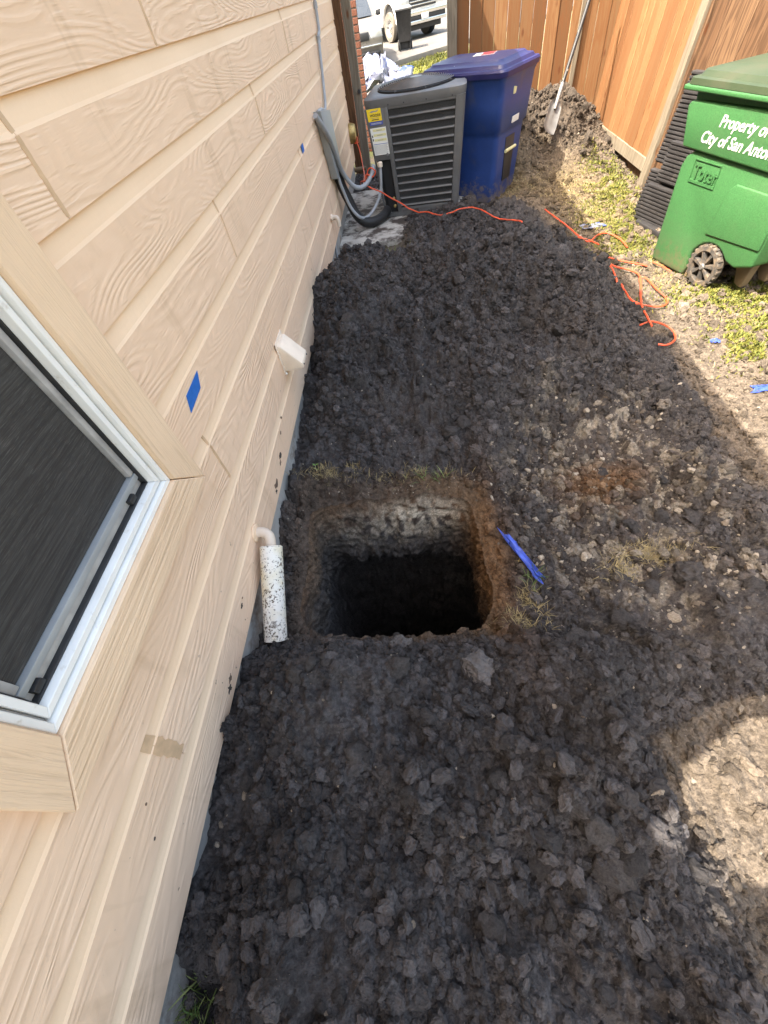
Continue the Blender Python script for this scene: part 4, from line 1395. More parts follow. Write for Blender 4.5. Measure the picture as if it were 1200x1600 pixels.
# ------------------------------------------------------------------ green cart
gc = thing('wheeled_bin', 'green wheeled bin with white lettering and faded olive lid by the fence', 'bin', (2.2, 3.4, 0.0))
GD = Vector((0.27, -0.963, 0))      # along the visible side, towards the street-away end
GN = Vector((0.963, 0.27, 0))       # into the bin, away from the house
G0 = Vector((1.905, 3.74, 0))


def gp(u, v, z):
    return G0 + GD * u + GN * v + Vector((0, 0, z))


def gprism(poly, v0, v1, name, mat, bevel=0.0, taper=0.0, seg=3):
    p = MB()
    a = [gp(u, v0, z) for u, z in poly]
    b = [gp(u, v1, z) for u, z in poly]
    n = len(poly)
    p.add(a + b, [tuple(range(n))[::-1], tuple(range(n, 2 * n))] + [(i, (i + 1) % n, n + (i + 1) % n, n + i) for i in range(n)])
    return p.build(name, mat, gc, bevel=bevel, seg=seg, angle=40)


arch = [(0.355, 0.0), (0.365, 0.06)] + [(0.52 + 0.165 * math.cos(t), 0.11 + 0.150 * math.sin(t)) for t in [rad(165 - 15 * k) for k in range(8)]] + [(0.66, 0.20), (0.74, 0.185), (0.86, 0.23)]
low = [(0.0, 0.0)] + arch + [(0.875, 0.67), (0.84, 0.69), (0.055, 0.695), (0.0, 0.66), (-0.025, 0.6), (-0.02, 0.45)]
gprism(low, 0.0, 0.52, 'body', M['green_plastic'], 0.022)
up = [(-0.045, 0.702), (0.90, 0.69), (0.95, 0.935), (0.93, 0.952), (-0.09, 0.930), (-0.115, 0.905)]
gprism(up, -0.022, 0.55, 'upper_body', M['green_plastic'], 0.02)
gprism([(-0.10, 0.88), (0.94, 0.90), (0.95, 0.985), (-0.12, 0.985)], 0.02, 0.52, 'neck', M['green_plastic'], 0.01)
gprism([(-0.165, 0.978), (1.0, 0.978), (1.0, 1.004), (-0.165, 1.004)], -0.055, 0.58, 'rim_lip', M['green_plastic'], 0.008)
li = MB()
def gr_rect(u0, u1, v0, v1, z, r=0.05, n=4):
    pts = []
    for cu, cv, t0 in ((u1 - r, v0 + r, -90), (u1 - r, v1 - r, 0), (u0 + r, v1 - r, 90), (u0 + r, v0 + r, 180)):
        for i in range(n + 1):
            t = rad(t0 + 90 * i / n)
            pts.append(gp(cu + r * math.cos(t), cv + r * math.sin(t), z))
    return pts
li.loft([gr_rect(-0.16, 1.0, -0.05, 0.575, 1.006), gr_rect(-0.155, 0.995, -0.045, 0.57, 1.035), gr_rect(-0.125, 0.965, -0.015, 0.54, 1.040), gr_rect(-0.11, 0.95, 0.0, 0.525, 1.066), gr_rect(-0.04, 0.88, 0.06, 0.46, 1.080), gr_rect(0.2, 0.7, 0.2, 0.36, 1.088)])
li.build('lid', M['olive_lid'], gc, smooth=True, angle=32)
gprism([(-0.205, 1.0), (-0.12, 1.0), (-0.12, 1.025), (-0.205, 1.02)], 0.10, 0.40, 'lid_handle', M['olive_lid'], 0.006)
# raised rounded panel of the lower side, moulded name plate and white print
gprism([(0.42, 0.30), (0.86, 0.33), (0.86, 0.56), (0.83, 0.60), (0.50, 0.60), (0.46, 0.56)], -0.010, 0.02, 'moulded_panel', M['green_plastic'], 0.008)
for a, b in (((0.10, 0.535), (0.335, 0.545)), ((0.10, 0.655), (0.335, 0.655)), ((0.10, 0.539), (0.105, 0.651)), ((0.33, 0.549), (0.335, 0.651))):
    MB().hexa([gp(min(a[0], b[0]), -0.006, min(a[1], b[1])), gp(max(a[0], b[0]) , -0.006, min(a[1], b[1])), gp(max(a[0], b[0]), 0.01, min(a[1], b[1])), gp(min(a[0], b[0]), 0.01, min(a[1], b[1])),
               gp(min(a[0], b[0]), -0.006, max(a[1], b[1]) + 0.005), gp(max(a[0], b[0]), -0.006, max(a[1], b[1]) + 0.005), gp(max(a[0], b[0]), 0.01, max(a[1], b[1]) + 0.005), gp(min(a[0], b[0]), 0.01, max(a[1], b[1]) + 0.005)]).build('plate_border', M['green_plastic'], gc)
bpy.context.view_layer.update()
put_text('Toter', 0.115, M['green_plastic'], gc, frame_mat(gp(0.120, -0.008, 0.562), GD, (0, 0, 1)), 0, 0.002, 'embossed_lettering', 0.80)
put_text('Property of', 0.082, M['white_ink'], gc, frame_mat(gp(0.205, -0.0235, 0.838), GD, (0, 0, 1)), 0.2, 0.0012, sx=0.95)
put_text('City of San Antonio', 0.082, M['white_ink'], gc, frame_mat(gp(0.095, -0.0235, 0.750), GD, (0, 0, 1)), 0.2, 0.0012, sx=0.95)


def cart_wheel(c, name='wheel'):
    w = bpy.data.objects.new(name, None)
    COL.objects.link(w)
    w.parent = gc
    w.matrix_parent_inverse = Matrix.Translation(-Vector(gc['_pw']))
    m = frame_mat(c, GD, (0, 0, 1))     # local z points to the house
    t = MB()
    t.lathe([(0.098, -0.03), (0.125, -0.028), (0.132, -0.015), (0.132, 0.015), (0.125, 0.028), (0.098, 0.03), (0.094, 0.0), (0.098, -0.03)], m, 32)
    for k in range(22):
        a = 2 * math.pi * k / 22
        q = m @ Vector((0.131 * math.cos(a), 0.131 * math.sin(a), 0.012))
        t.box(q, (0.014, 0.014, 0.03), m.to_3x3() @ Matrix.Rotation(a, 3, 'Z'))
    o = t.build('tyre', M['wheel_plastic']); o.parent = w
    for k in range(7):
        a = 2 * math.pi * k / 7 + 0.25
        s = MB()
        def P(r, b, h):
            return m @ Vector((r * math.cos(a) - b * math.sin(a), r * math.sin(a) + b * math.cos(a), h))
        s.hexa([P(0.02, -0.009, 0.0), P(0.10, -0.019, 0.0), P(0.10, 0.019, 0.0), P(0.02, 0.009, 0.0), P(0.02, -0.006, 0.030), P(0.10, -0.012, 0.024), P(0.10, 0.012, 0.024), P(0.02, 0.006, 0.030)])
        o = s.build('spoke', M['wheel_plastic']); o.parent = w
    h = MB()
    h.lathe([(0.022, -0.02), (0.022, 0.030), (0.016, 0.038), (0, 0.038)], m, 14)
    o = h.build('hub', M['steel'], smooth=True); o.parent = w


bpy.context.view_layer.update()
cart_wheel(gp(0.52, 0.012, 0.125))
cart_wheel(gp(0.52, 0.50, 0.125))
p = MB(); p.tube([gp(0.52, 0.03, 0.125), gp(0.52, 0.48, 0.125)], 0.014, 10); p.build('axle', M['steel'], gc, smooth=True)
gprism([(0.66, 0.19), (0.72, 0.06), (0.78, 0.05), (0.80, 0.20)], 0.10, 0.16, 'underside_rib', M['tan_plastic'], 0.01)
gprism([(0.68, 0.19), (0.76, 0.07), (0.82, 0.07), (0.83, 0.21)], 0.24, 0.30, 'underside_rib', M['tan_plastic'], 0.01)
gprism([(0.365, 0.0), (0.385, 0.0), (0.42, 0.22), (0.395, 0.20)], 0.02, 0.5, 'arch_liner', M['tan_plastic'])

# ------------------------------------------------------------------ fences
def board_run(parent, p0, p1, z0, z1, lean, mats, w=0.14, thick=0.018, seed=0, gap=0.0010, name='board', zjit=0.01):
    r = random.Random(seed)
    p0, p1 = Vector(p0), Vector(p1)
    L = (p1 - p0).length
    d = (p1 - p0) / L
    nrm = Vector((d.y, -d.x, 0))
    n = max(1, round(L / (w + gap)))
    st = L / n
    for i in range(n):
        g = gap * (0.6 + 1.6 * r.random())
        a, b = p0 + d * (i * st + g / 2), p0 + d * ((i + 1) * st - g / 2)
        o = nrm * (r.random() - 0.5) * 0.012
        zt, zb = z1 + (r.random() - 0.5) * zjit, z0 + (r.random() - 0.5) * zjit * 0.5
        tl = (r.random() - 0.5) * 0.004
        bx = MB()
        lo, hi = lean * zb, lean * zt
        bx.hexa([a + o + Vector((lo, 0, zb)), b + o + Vector((lo, 0, zb)), b + o - nrm * -thick + Vector((lo, 0, zb)), a + o - nrm * -thick + Vector((lo, 0, zb)),
                 a + o + Vector((hi + tl, 0, zt)), b + o + Vector((hi + tl, 0, zt)), b + o - nrm * -thick + Vector((hi + tl, 0, zt)), a + o - nrm * -thick + Vector((hi + tl, 0, zt))])
        bx.build(name, r.choice(mats), parent, bevel=0.0045, seg=1)


def lean_box(parent, a, b, z0, z1, wd, name, mat, lean, bevel=0.003):
    """post with a square foot between plan points a and b (width wd across)"""
    a, b = Vector(a), Vector(b)
    d = (b - a).normalized()
    n = Vector((d.y, -d.x, 0)) * wd
    p = MB()
    lo, hi = Vector((lean * z0, 0, z0)), Vector((lean * z1, 0, z1))
    p.hexa([a + lo, b + lo, b + n + lo, a + n + lo, a + hi, b + hi, b + n + hi, a + n + hi])
    return p.build(name, mat, parent, bevel=bevel, seg=1)


LEAN = 0.085
fb = thing('wooden_fence', 'orange cedar board fence across the far end behind the blue bin', 'fence', (1.5, 7.55, 0.0))
FY = 7.50
board_run(fb, (2.70, FY + 0.019, 0), (0.647, FY + 0.019, 0), 0.0, 2.0, 0.0, [M['cedar']], 0.14, 0.018, 3, 0.0025)
lean_box(fb, (0.535, FY - 0.03, 0), (0.645, FY - 0.03, 0), -0.1, 2.05, -0.10, 'post', M['grey_wood'], 0.0)
lean_box(fb, (0.66, FY + 0.06, 0), (2.28, FY + 0.06, 0), 0.35, 0.44, -0.038, 'rail', M['cedar'], 0.0)
lean_box(fb, (0.66, FY + 0.06, 0), (2.28, FY + 0.06, 0), 1.60, 1.69, -0.038, 'rail', M['cedar'], 0.0)
lean_box(fb, (2.02, FY - 0.022, 0), (2.075, FY - 0.022, 0), -0.05, 2.0, -0.018, 'batten', M['pine'], 0.03)

fr = thing('wooden_fence', 'orange cedar fence panel along the right with a pale kickboard under it', 'fence', (2.4, 6.4, 0.0))
FX = 2.40
board_run(fr, (FX, 7.46, 0), (FX, 5.47, 0), 0.10, 2.0, LEAN, [M['cedar']], 0.14, 0.018, 5, 0.006)
lean_box(fr, (FX - 0.032, 7.0, 0), (FX - 0.032, 5.47, 0), 0.10, 0.205, -0.020, 'kickboard', M['pine'], LEAN)
lean_box(fr, (FX + 0.03, 7.4, 0), (FX + 0.03, 5.46, 0), -0.12, 0.10, -0.016, 'gravel_board', M['cedar_old'], LEAN)
lean_box(fr, (FX - 0.035, 5.46, 0), (FX - 0.035, 5.345, 0), -0.12, 2.05, -0.10, 'post', M['pine'], LEAN)
lean_box(fr, (FX - 0.005, 5.343, 0), (FX - 0.005, 5.30, 0), -0.12, 2.02, -0.05, 'jamb', M['cedar_old'], LEAN)
lean_box(fr, (FX + 0.058, 7.42, 0), (FX + 0.058, 5.46, 0), 1.6, 1.69, -0.038, 'rail', M['cedar'], LEAN)
fo = thing('wooden_fence', 'weathered brown board fence behind the green bin, right of the pale post', 'fence', (2.7, 4.2, 0.0))
board_run(fo, (FX + 0.03, 5.29, 0), (FX + 0.03 + 0.27 * 4.4, 5.29 - 4.3, 0), -0.05, 1.95, LEAN, [M['cedar_old']], 0.14, 0.018, 9, 0.0012)
lean_box(fo, (FX + 0.07, 5.28, 0), (FX + 0.07 + 0.27 * 4.4, 5.28 - 4.3, 0), 1.5, 1.59, -0.038, 'rail', M['cedar_old'], LEAN)

# gate posts against the house
gp_t = thing('gate_post', 'brown board and grey weathered post between the siding and the brick', 'post', (-0.7, 7.5, 0))
MB().b2((-0.79, 7.46, -0.15), (-0.685, 7.50, 2.4)).build('board', M['cedar_old'], gp_t, bevel=0.003, seg=1)
MB().b2((-0.682, 7.50, -0.15), (-0.575, 7.60, 2.4)).build('post', M['grey_wood'], gp_t, bevel=0.003, seg=1)
MB().lathe([(0.02, 0), (0.02, 0.03), (0, 0.03)], frame_mat((-0.60, 7.498, 0.84), (1, 0, 0), (0, 0, 1)), 10).build('latch', M['ink'], gp_t)

# brick corner
br = thing('brick_wall', 'red brick house corner with pale mortar behind the gate post', 'wall', (-0.9, 9.0, 0))
MB().b2((-1.60, 9.008, -0.1), (-0.618, 9.20, 2.40)).build('mortar_bed', M['mortar'], br)
bm_ = None
for row in range(33):
    z = -0.1 + row * 0.075
    x1 = -0.610
    first = 0.10 if row % 2 else 0.155
    k = 0
    while x1 > -1.3:
        wdt = first if k == 0 else 0.20
        p = MB()
        j = rnd.uniform(-0.002, 0.002)
        p.b2((x1 - wdt + 0.011, 9.0 + j, z + 0.006), (x1, 9.10, z + 0.066))
        p.build('brick', M['brick'], br, bevel=0.003, seg=1)
        x1 -= wdt
        k += 1

# ------------------------------------------------------------------ ribbed plastic mats behind the green cart
mt = thing('ribbed_mat', 'black ribbed plastic mats stacked upright between fence and green bin', 'mat', (2.12, 4.4, 0.0))
MD = Vector((0.30, -0.954, 0)).normalized()
MN = Vector((-0.954, -0.30, 0)).normalized()


def ribbed(o, w, z0, z1, lean, name, pitch=0.026, depth=0.010):
    """corrugated sheet: one skin with horizontal ribs, folded back at the rim"""
    o = Vector(o)
    n = int((z1 - z0) / pitch)
    p = MB()
    prof = []
    for i in range(n):
        z = z0 + i * pitch
        prof += [(0, z), (0, z + pitch * 0.35), (depth, z + pitch * 0.45), (depth, z + pitch * 0.92)]
    prof += [(0, z0 + n * pitch), (-0.03, z0 + n * pitch), (-0.03, z0)]
    p.prism([o + MN * a + Vector((lean * z, 0, z)) for a, z in prof], MD * w)
    return p.build(name, M['mat_rubber'], mt)


ribbed((2.075, 4.68, 0), 0.32, 0.03, 0.36, 0.14, 'lower_sheet')
ribbed((2.095, 4.71, 0), 0.34, 0.38, 0.95, 0.14, 'upper_sheet')
ribbed((2.03, 4.54, 0), 0.50, 0.02, 0.30, 0.14, 'front_sheet')
ribbed((2.065, 4.50, 0), 0.42, 0.30, 0.56, 0.14, 'front_sheet')
for (yy, zz, r) in ((4.47, 0.46, 0.060), (4.55, 0.17, 0.055)):
    c = Vector((2.075 + (4.68 - yy) * 0.315 + 0.14 * zz, yy, zz)) + MN * 0.045
    m = frame_mat(c, MD, (0.14, 0, 1))
    p = MB()
    p.lathe([(r, 0), (r, 0.010), (r * 0.86, 0.013), (r * 0.82, 0.006), (0, 0.006)], m @ Matrix.Diagonal((0.6, 1.25, 1, 1)), 20)
    p.build('oval_boss', M['rubber'], mt, smooth=True)
p = MB()
p.prism([(2.06, 4.50, 0.0), (2.16, 4.12, 0.0), (2.09, 4.10, 0.0), (2.01, 4.44, 0.0)], (0, 0, 0.035))
p.build('bottom_flap', M['mat_rubber'], mt, bevel=0.004)

# ------------------------------------------------------------------ shovel stuck in the mound
sh = thing('shovel', 'steel shovel with scuffed black handle leaning on the far fence', 'shovel', (1.62, 6.6, 0.3))
S0 = Vector((1.540, 6.15, 0.40))
S1 = Vector((1.640, 6.36, 0.60))
S2 = Vector((2.10, 7.05, 1.62))
ax_ = (S1 - S0).normalized()
sd = ax_.cross(Vector((0.4, -1, 0.3))).normalized()
nn_ = sd.cross(ax_).normalized()
bl_ = MB()
rings = []
LB = (S1 - S0).length
for t, w, cu in ((0.0, 0.055, 0.012), (0.05, 0.078, 0.016), (0.3, 0.085, 0.020), (0.7, 0.083, 0.024), (0.92, 0.078, 0.026), (1.0, 0.055, 0.022), (1.08, 0.022, 0.018)):
    c = S0 + ax_ * (LB * t)
    row = []
    for k in range(-4, 5):
        s = k / 4
        ridge = 0.020 * max(0, 1 - abs(s) * 3.2) * ss(0.25, 1.0, np.array(t))
        row.append(c + sd * (w * s) + nn_ * (-cu * (1 - s * s) + float(ridge) + 0.0))
    row2 = [q - nn_ * 0.004 for q in row[::-1]]
    rings.append(row + row2)
bl_.loft(rings)
bl_.build('blade', M['steel'], sh, smooth=True)
p = MB(); p.tube([S0 + ax_ * LB * 0.75 + nn_ * 0.0, S1, S1 + (S2 - S1).normalized() * 0.16], [0.012, 0.022, 0.024], 12); p.build('socket', M['steel'], sh, smooth=True)
p = MB(); p.tube([S1 + (S2 - S1).normalized() * 0.12, S2], 0.019, 12); p.build('shaft', M['handle'], sh, smooth=True)

def on_soil(ps, lift=0.016, n=8, win=6):
    sp = spline([(x, y, 0) for x, y in ps], n)
    xs_, ys_ = np.array([q.x for q in sp]), np.array([q.y for q in sp])
    zz = np.max([surf(xs_ + a, ys_ + b) for a in (-0.01, 0, 0.01) for b in (-0.01, 0, 0.01)], 0)
    pz = np.pad(zz, (win, win), 'edge')
    mx = np.max([pz[k:k + len(zz)] for k in range(2 * win + 1)], 0)
    pm = np.pad(mx, (win, win), 'edge')
    av = np.mean([pm[k:k + len(zz)] for k in range(2 * win + 1)], 0)
    return [(q.x, q.y, float(z) + lift) for q, z in zip(sp, np.maximum(zz - 0.004, av * 0.9 + zz * 0.1))]


# ------------------------------------------------------------------ orange cords
c1 = thing('extension_cord', 'orange extension cord from the wall outlet across the air conditioner to the soil', 'cord', (0.2, 5.0, 0.1))
pts = [(WX + 0.07, 7.2, 0.42), (-0.665, 7.10, 0.36), (-0.63, 6.9, 0.22), (-0.60, 6.6, 0.20), (-0.575, 6.2, 0.24), (-0.56, 5.75, 0.28), (-0.545, 5.45, 0.40), (-0.47, 5.33, 0.44), (-0.44, 5.315, 0.52),
       (-0.40, 5.30, 0.535), (-0.365, 5.30, 0.50), (-0.40, 5.295, 0.465), (-0.46, 5.30, 0.49), (-0.475, 5.28, 0.42), (-0.43, 5.26, 0.385), (-0.33, 5.25, 0.34), (-0.235, 5.22, 0.285),
       (-0.13, 5.18, 0.235), (-0.04, 5.10, 0.19)]
ps = [(0.05, 5.06), (0.13, 5.03), (0.22, 4.93), (0.32, 4.87), (0.45, 4.86), (0.57, 4.87), (0.66, 4.76), (0.72, 4.62), (0.80, 4.52), (0.88, 4.42), (0.95, 4.30)]
path = [tuple(q) for q in spline(pts, 7)][:-2] + on_soil(ps, 0.026)
path.append((0.99, 4.23, sz(0.99, 4.23) - 0.03))
p = MB(); p.tube(path, 0.0060, 8); p.build('cable', M['orange'], c1, smooth=True)

c2 = thing('extension_cord', 'tangled orange extension cord looping over the sunlit edge of the soil heap', 'cord', (1.6, 3.2, 0.05))


loops = [
    [(1.31, 4.95), (1.36, 4.70), (1.42, 4.45), (1.46, 4.22), (1.50, 4.08), (1.60, 4.20), (1.70, 4.24), (1.78, 4.12), (1.80, 3.98)],
    [(1.44, 4.20), (1.52, 4.10), (1.57, 4.02)],
    [(1.80, 3.55), (1.72, 3.65), (1.62, 3.78), (1.535, 3.86), (1.505, 3.80), (1.50, 3.62), (1.49, 3.40), (1.47, 3.22), (1.475, 3.10), (1.52, 3.00), (1.58, 3.02), (1.62, 3.15), (1.69, 3.35), (1.71, 3.47), (1.68, 3.56), (1.60, 3.64), (1.54, 3.80)],
    [(1.40, 2.96), (1.42, 3.06), (1.48, 3.07), (1.55, 3.00), (1.66, 2.95), (1.74, 2.98), (1.76, 3.06), (1.74, 3.22), (1.73, 3.36), (1.69, 3.38), (1.65, 3.22), (1.58, 3.04), (1.535, 2.90), (1.525, 2.78), (1.53, 2.68)],
    [(1.47, 2.72), (1.53, 2.745), (1.60, 2.73), (1.65, 2.66), (1.635, 2.55), (1.58, 2.51), (1.53, 2.53)],
    [(1.86, 3.60), (1.92, 3.52), (1.96, 3.47)],
]
for lp in loops:
    p = MB(); p.tube(on_soil(lp), 0.0060, 8); p.build('cable', M['orange'], c2, smooth=True)

# ------------------------------------------------------------------ blue scraps
crumple('plastic_strip', (0.385, 0.985, sz(0.385, 0.985) + 0.012), (0.30, 0.032, 0.035), M['blue_sheet'], 21, 'blue plastic strip lying beside the pit rim', 'plastic', rot=math.atan2(-0.27, 0.125), nx_=20, ny_=6)
crumple('plastic_scrap', (1.66, 4.50, sz(1.66, 4.50) + 0.005), (0.20, 0.11, 0.035), M['pale_sheet'], 22, 'crumpled pale blue plastic scrap beside the tangled orange cord', 'plastic')
crumple('plastic_scrap', (1.88, 1.99, sz(1.88, 1.99) + 0.01), (0.11, 0.05, 0.03), M['blue_sheet'], 23, 'blue plastic scrap on sunlit soil, larger of the two in the open', 'plastic')
crumple('plastic_scrap', (1.86, 2.50, sz(1.86, 2.5) + 0.01), (0.045, 0.035, 0.02), M['blue_sheet'], 24, 'tiny blue plastic scrap on sunlit soil below the green bin', 'plastic')
crumple('fabric_heap', (-0.50, 13.4, -0.08), (1.15, 1.0, 1.35), M['pale_sheet'], 31, 'heap of white and blue sheeting on the driveway behind the air conditioner', 'sheeting', nx_=30, ny_=30, flat=0.9)


# ------------------------------------------------------------------ vehicles and bin in the street
def wheel(parent, c, axis, r, wid, tyre_m, rim_m, name='wheel'):
    w = bpy.data.objects.new(name, None)
    COL.objects.link(w)
    w.parent = parent
    w.matrix_parent_inverse = Matrix.Translation(-Vector(parent['_pw']))
    axis = Vector(axis).normalized()
    m = frame_mat(c, axis.cross(Vector((0, 0, 1))) * -1, (0, 0, 1))
    t = MB()
    t.lathe([(r * 0.62, -wid / 2), (r * 0.94, -wid / 2), (r, -wid * 0.32), (r, wid * 0.32), (r * 0.94, wid / 2), (r * 0.62, wid / 2), (r * 0.6, 0), (r * 0.62, -wid / 2)], m, 32)
    o = t.build('tyre', tyre_m, smooth=True); o.parent = w
    t = MB()
    t.lathe([(0, wid * 0.1), (r * 0.2, wid * 0.12), (r * 0.45, wid * 0.2), (r * 0.60, wid * 0.5), (r * 0.63, wid * 0.52), (r * 0.63, -wid * 0.3), (0, -wid * 0.3)], m, 32)
    o = t.build('rim', rim_m, smooth=True); o.parent = w
    for k in range(8):
        a = 2 * math.pi * k / 8
        t = MB()
        q = m @ Vector((r * 0.43 * math.cos(a), r * 0.43 * math.sin(a), wid * 0.20))
        t.lathe([(r * 0.075, -0.02), (r * 0.075, 0.012), (0, 0.012)], frame_mat(q, m.col[0].xyz, m.col[1].xyz), 8)
        o = t.build('rim_hole', M['dark_trim']); o.parent = w
    t = MB()
    t.lathe([(r * 0.2, wid * 0.05), (r * 0.2, wid * 0.35), (r * 0.12, wid * 0.45), (0, wid * 0.45)], m, 14)
    o = t.build('hub', rim_m, smooth=True); o.parent = w


def vehicle(name, label, cat, org, fwd, wheels, W, lower, upper, hood_z, paint, r, tyre_m, dims, pickup=False):
    """lower: side outline (u forward, z) of the body with wheel arches; upper: outline of the cab glasshouse"""
    org = Vector(org)
    f = Vector(fwd).normalized()
    s = Vector((f.y, -f.x, 0))         # to the vehicle's right
    t = thing(name, label, cat, tuple(org))
    P = lambda u, v, z: org + f * u + s * v + Vector((0, 0, z))
    b = MB()
    n = len(lower)
    b.add([P(u, -W / 2, z) for u, z in lower] + [P(u, W / 2, z) for u, z in lower], [tuple(range(n))[::-1], tuple(range(n, 2 * n))] + [(i, (i + 1) % n, n + (i + 1) % n, n + i) for i in range(n)])
    b.build('body', paint, t, bevel=0.05, seg=3, angle=50)
    b = MB()
    n = len(upper)
    wi = W / 2 - 0.06
    def wv(z): return wi - 0.20 * max(0, z - upper[0][1])
    b.add([P(u, -wv(z), z) for u, z in upper] + [P(u, wv(z), z) for u, z in upper], [tuple(range(n))[::-1], tuple(range(n, 2 * n))] + [(i, (i + 1) % n, n + (i + 1) % n, n + i) for i in range(n)])
    b.build('cab', paint, t, bevel=0.05, seg=2, angle=50)
    return t, P, f, s


def arch_pts(uc, r, zb, n=9):
    return [(uc - r * math.cos(math.pi * k / (n - 1)), zb + r * 1.0 * math.sin(math.pi * k / (n - 1))) for k in range(n)]


# white pickup: front towards the right, seen from its near flank
TF = Vector((0.40, 0.917, 0))
TS = Vector((TF.y, -TF.x, 0))
W_ = 2.0
tr_r = 0.41
wheel_c = Vector((-0.40, 25.75, -0.05))
# the visible wheel is the front one on the near side; body origin at front axle centre
TF = Vector((0.60, -0.80, 0)).normalized()
TF = Vector((0.50, -0.866, 0)).normalized()
TS = Vector((TF.y, -TF.x, 0))           # right side of the truck faces the camera
org = wheel_c - TS * (W_ / 2 - 0.13)
low = [(-4.6, 0.55), (-4.35, 0.50)] + arch_pts(-3.6, 0.52, 0.50) + [(-3.0, 0.42), (-0.62, 0.42)] + arch_pts(0.0, 0.53, 0.50) + [(0.60, 0.46), (0.90, 0.50), (0.98, 0.60), (0.98, 1.12), (0.85, 1.20), (-0.55, 1.28), (-4.6, 1.28)]
upp = [(-0.45, 1.27), (-1.15, 1.88), (-2.75, 1.90), (-2.95, 1.27)]
tk, TP, _, _ = vehicle('pickup_truck', 'white pickup truck with chrome bumper parked in the sunlit street', 'truck', (org.x, org.y, -0.05), TF, None, W_, low, upp, 1.2, M['truck_white'], tr_r, M['tyre_dusty'], None)
for u in (0.0, -3.6):
    for sgn in (1, -1):
        wheel(tk, TP(u, sgn * (W_ / 2 - 0.13), tr_r), TS * sgn, tr_r, 0.26, M['tyre_dusty'], M['chrome'])
        pw_ = MB(); pw_.lathe([(0.50, -0.12), (0.50, 0.10), (0.0, 0.10), ], frame_mat(TP(u, sgn * (W_ / 2 - 0.20), 0.50), TF, (0, 0, 1)), 20)
        pw_.build('wheel_well', M['dark_trim'], tk)
def tbox(u0, u1, v0, v1, z0, z1, name, mat, bev=0.02):
    b = MB(); b.hexa([TP(u0, v0, z0), TP(u1, v0, z0), TP(u1, v1, z0), TP(u0, v1, z0), TP(u0, v0, z1), TP(u1, v0, z1), TP(u1, v1, z1), TP(u0, v1, z1)])
    return b.build(name, mat, tk, bevel=bev)
tbox(0.96, 1.14, -1.02, 1.02, 0.40, 0.50, 'bumper', M['chrome'])
tbox(0.96, 1.16, -1.02, 1.02, 0.62, 0.74, 'bumper', M['chrome'])
tbox(0.94, 1.12, -0.98, 0.98, 0.50, 0.62, 'bumper_gap', M['dark_trim'])
tbox(0.94, 1.13, 0.72, 1.02, 0.42, 0.72, 'bumper_end', M['chrome'])
tbox(0.90, 1.05, 0.62, 1.005, 0.84, 1.10, 'headlight', M['headlight'])
tbox(0.90, 1.05, -1.005, -0.62, 0.84, 1.10, 'headlight', M['headlight'])
tbox(0.90, 1.04, -0.6, 0.6, 0.80, 1.12, 'grille', M['dark_trim'])
for zz in (0.86, 0.95, 1.04):
    tbox(1.0, 1.06, -0.6, 0.6, zz, zz + 0.03, 'grille_bar', M['chrome'], 0.006)
tbox(1.15, 1.17, -0.16, 0.16, 0.50, 0.64, 'number_plate', M['label_white'], 0.004)
tbox(0.84, 0.92, -0.9, 0.9, 0.24, 0.42, 'valance', M['dark_trim'])
tbox(-2.9, -0.75, 0.93, 1.02, 0.34, 0.42, 'running_board', M['dark_trim'])
tbox(-1.9, -1.70, 0.995, 1.03, 1.10, 1.13, 'door_handle', M['dark_trim'], 0.006)
tbox(-2.6, -1.05, 0.86, 0.90, 1.34, 1.76, 'side_window', M['car_glass'], 0.01)

# silver car nosing towards the house on the driveway
CF = Vector((0.12, -0.993, 0)).normalized()
CS = Vector((CF.y, -CF.x, 0))
corg = Vector((-1.62, 20.35, -0.06))
low = [(-3.7, 0.45), (-3.4, 0.25)] + arch_pts(-2.75, 0.38, 0.24) + [(-0.42, 0.22)] + arch_pts(0.0, 0.39, 0.24) + [(0.55, 0.20), (0.80, 0.24), (0.88, 0.40), (0.90, 0.62), (0.80, 0.80), (0.55, 0.93), (-0.55, 1.02), (-3.6, 1.02), (-3.75, 0.8)]
upp = [(-0.35, 1.0), (-1.10, 1.50), (-2.7, 1.52), (-3.3, 1.0)]
cr, CP, _, _ = vehicle('parked_car', 'silver beige car with its front corner behind the brick edge', 'car', tuple(corg), CF, None, 1.8, low, upp, 1.0, M['car_silver'], 0.33, M['tyre'], None)
for u in (0.0, -2.75):
    for sgn in (1, -1):
        wheel(cr, CP(u, sgn * 0.80, 0.33), CS * sgn, 0.33, 0.22, M['tyre'], M['chrome'])
def cbox(u0, u1, v0, v1, z0, z1, name, mat, bev=0.02):
    b = MB(); b.hexa([CP(u0, v0, z0), CP(u1, v0, z0), CP(u1, v1, z0), CP(u0, v1, z0), CP(u0, v0, z1), CP(u1, v0, z1), CP(u1, v1, z1), CP(u0, v1, z1)])
    return b.build(name, mat, cr, bevel=bev)
for sgn in (-1, 1):
    cbox(0.62, 0.90, min(sgn * 0.52, sgn * 0.905), max(sgn * 0.52, sgn * 0.905), 0.60, 0.80, 'headlight', M['headlight'], 0.03)
cbox(0.80, 0.925, -0.48, 0.48, 0.58, 0.76, 'grille', M['dark_trim'])
cbox(0.78, 0.93, -0.8, 0.8, 0.26, 0.34, 'lower_grille', M['dark_trim'])
cbox(0.86, 0.94, -0.86, 0.86, 0.44, 0.48, 'bumper_trim', M['chrome'], 0.008)
ws = MB()
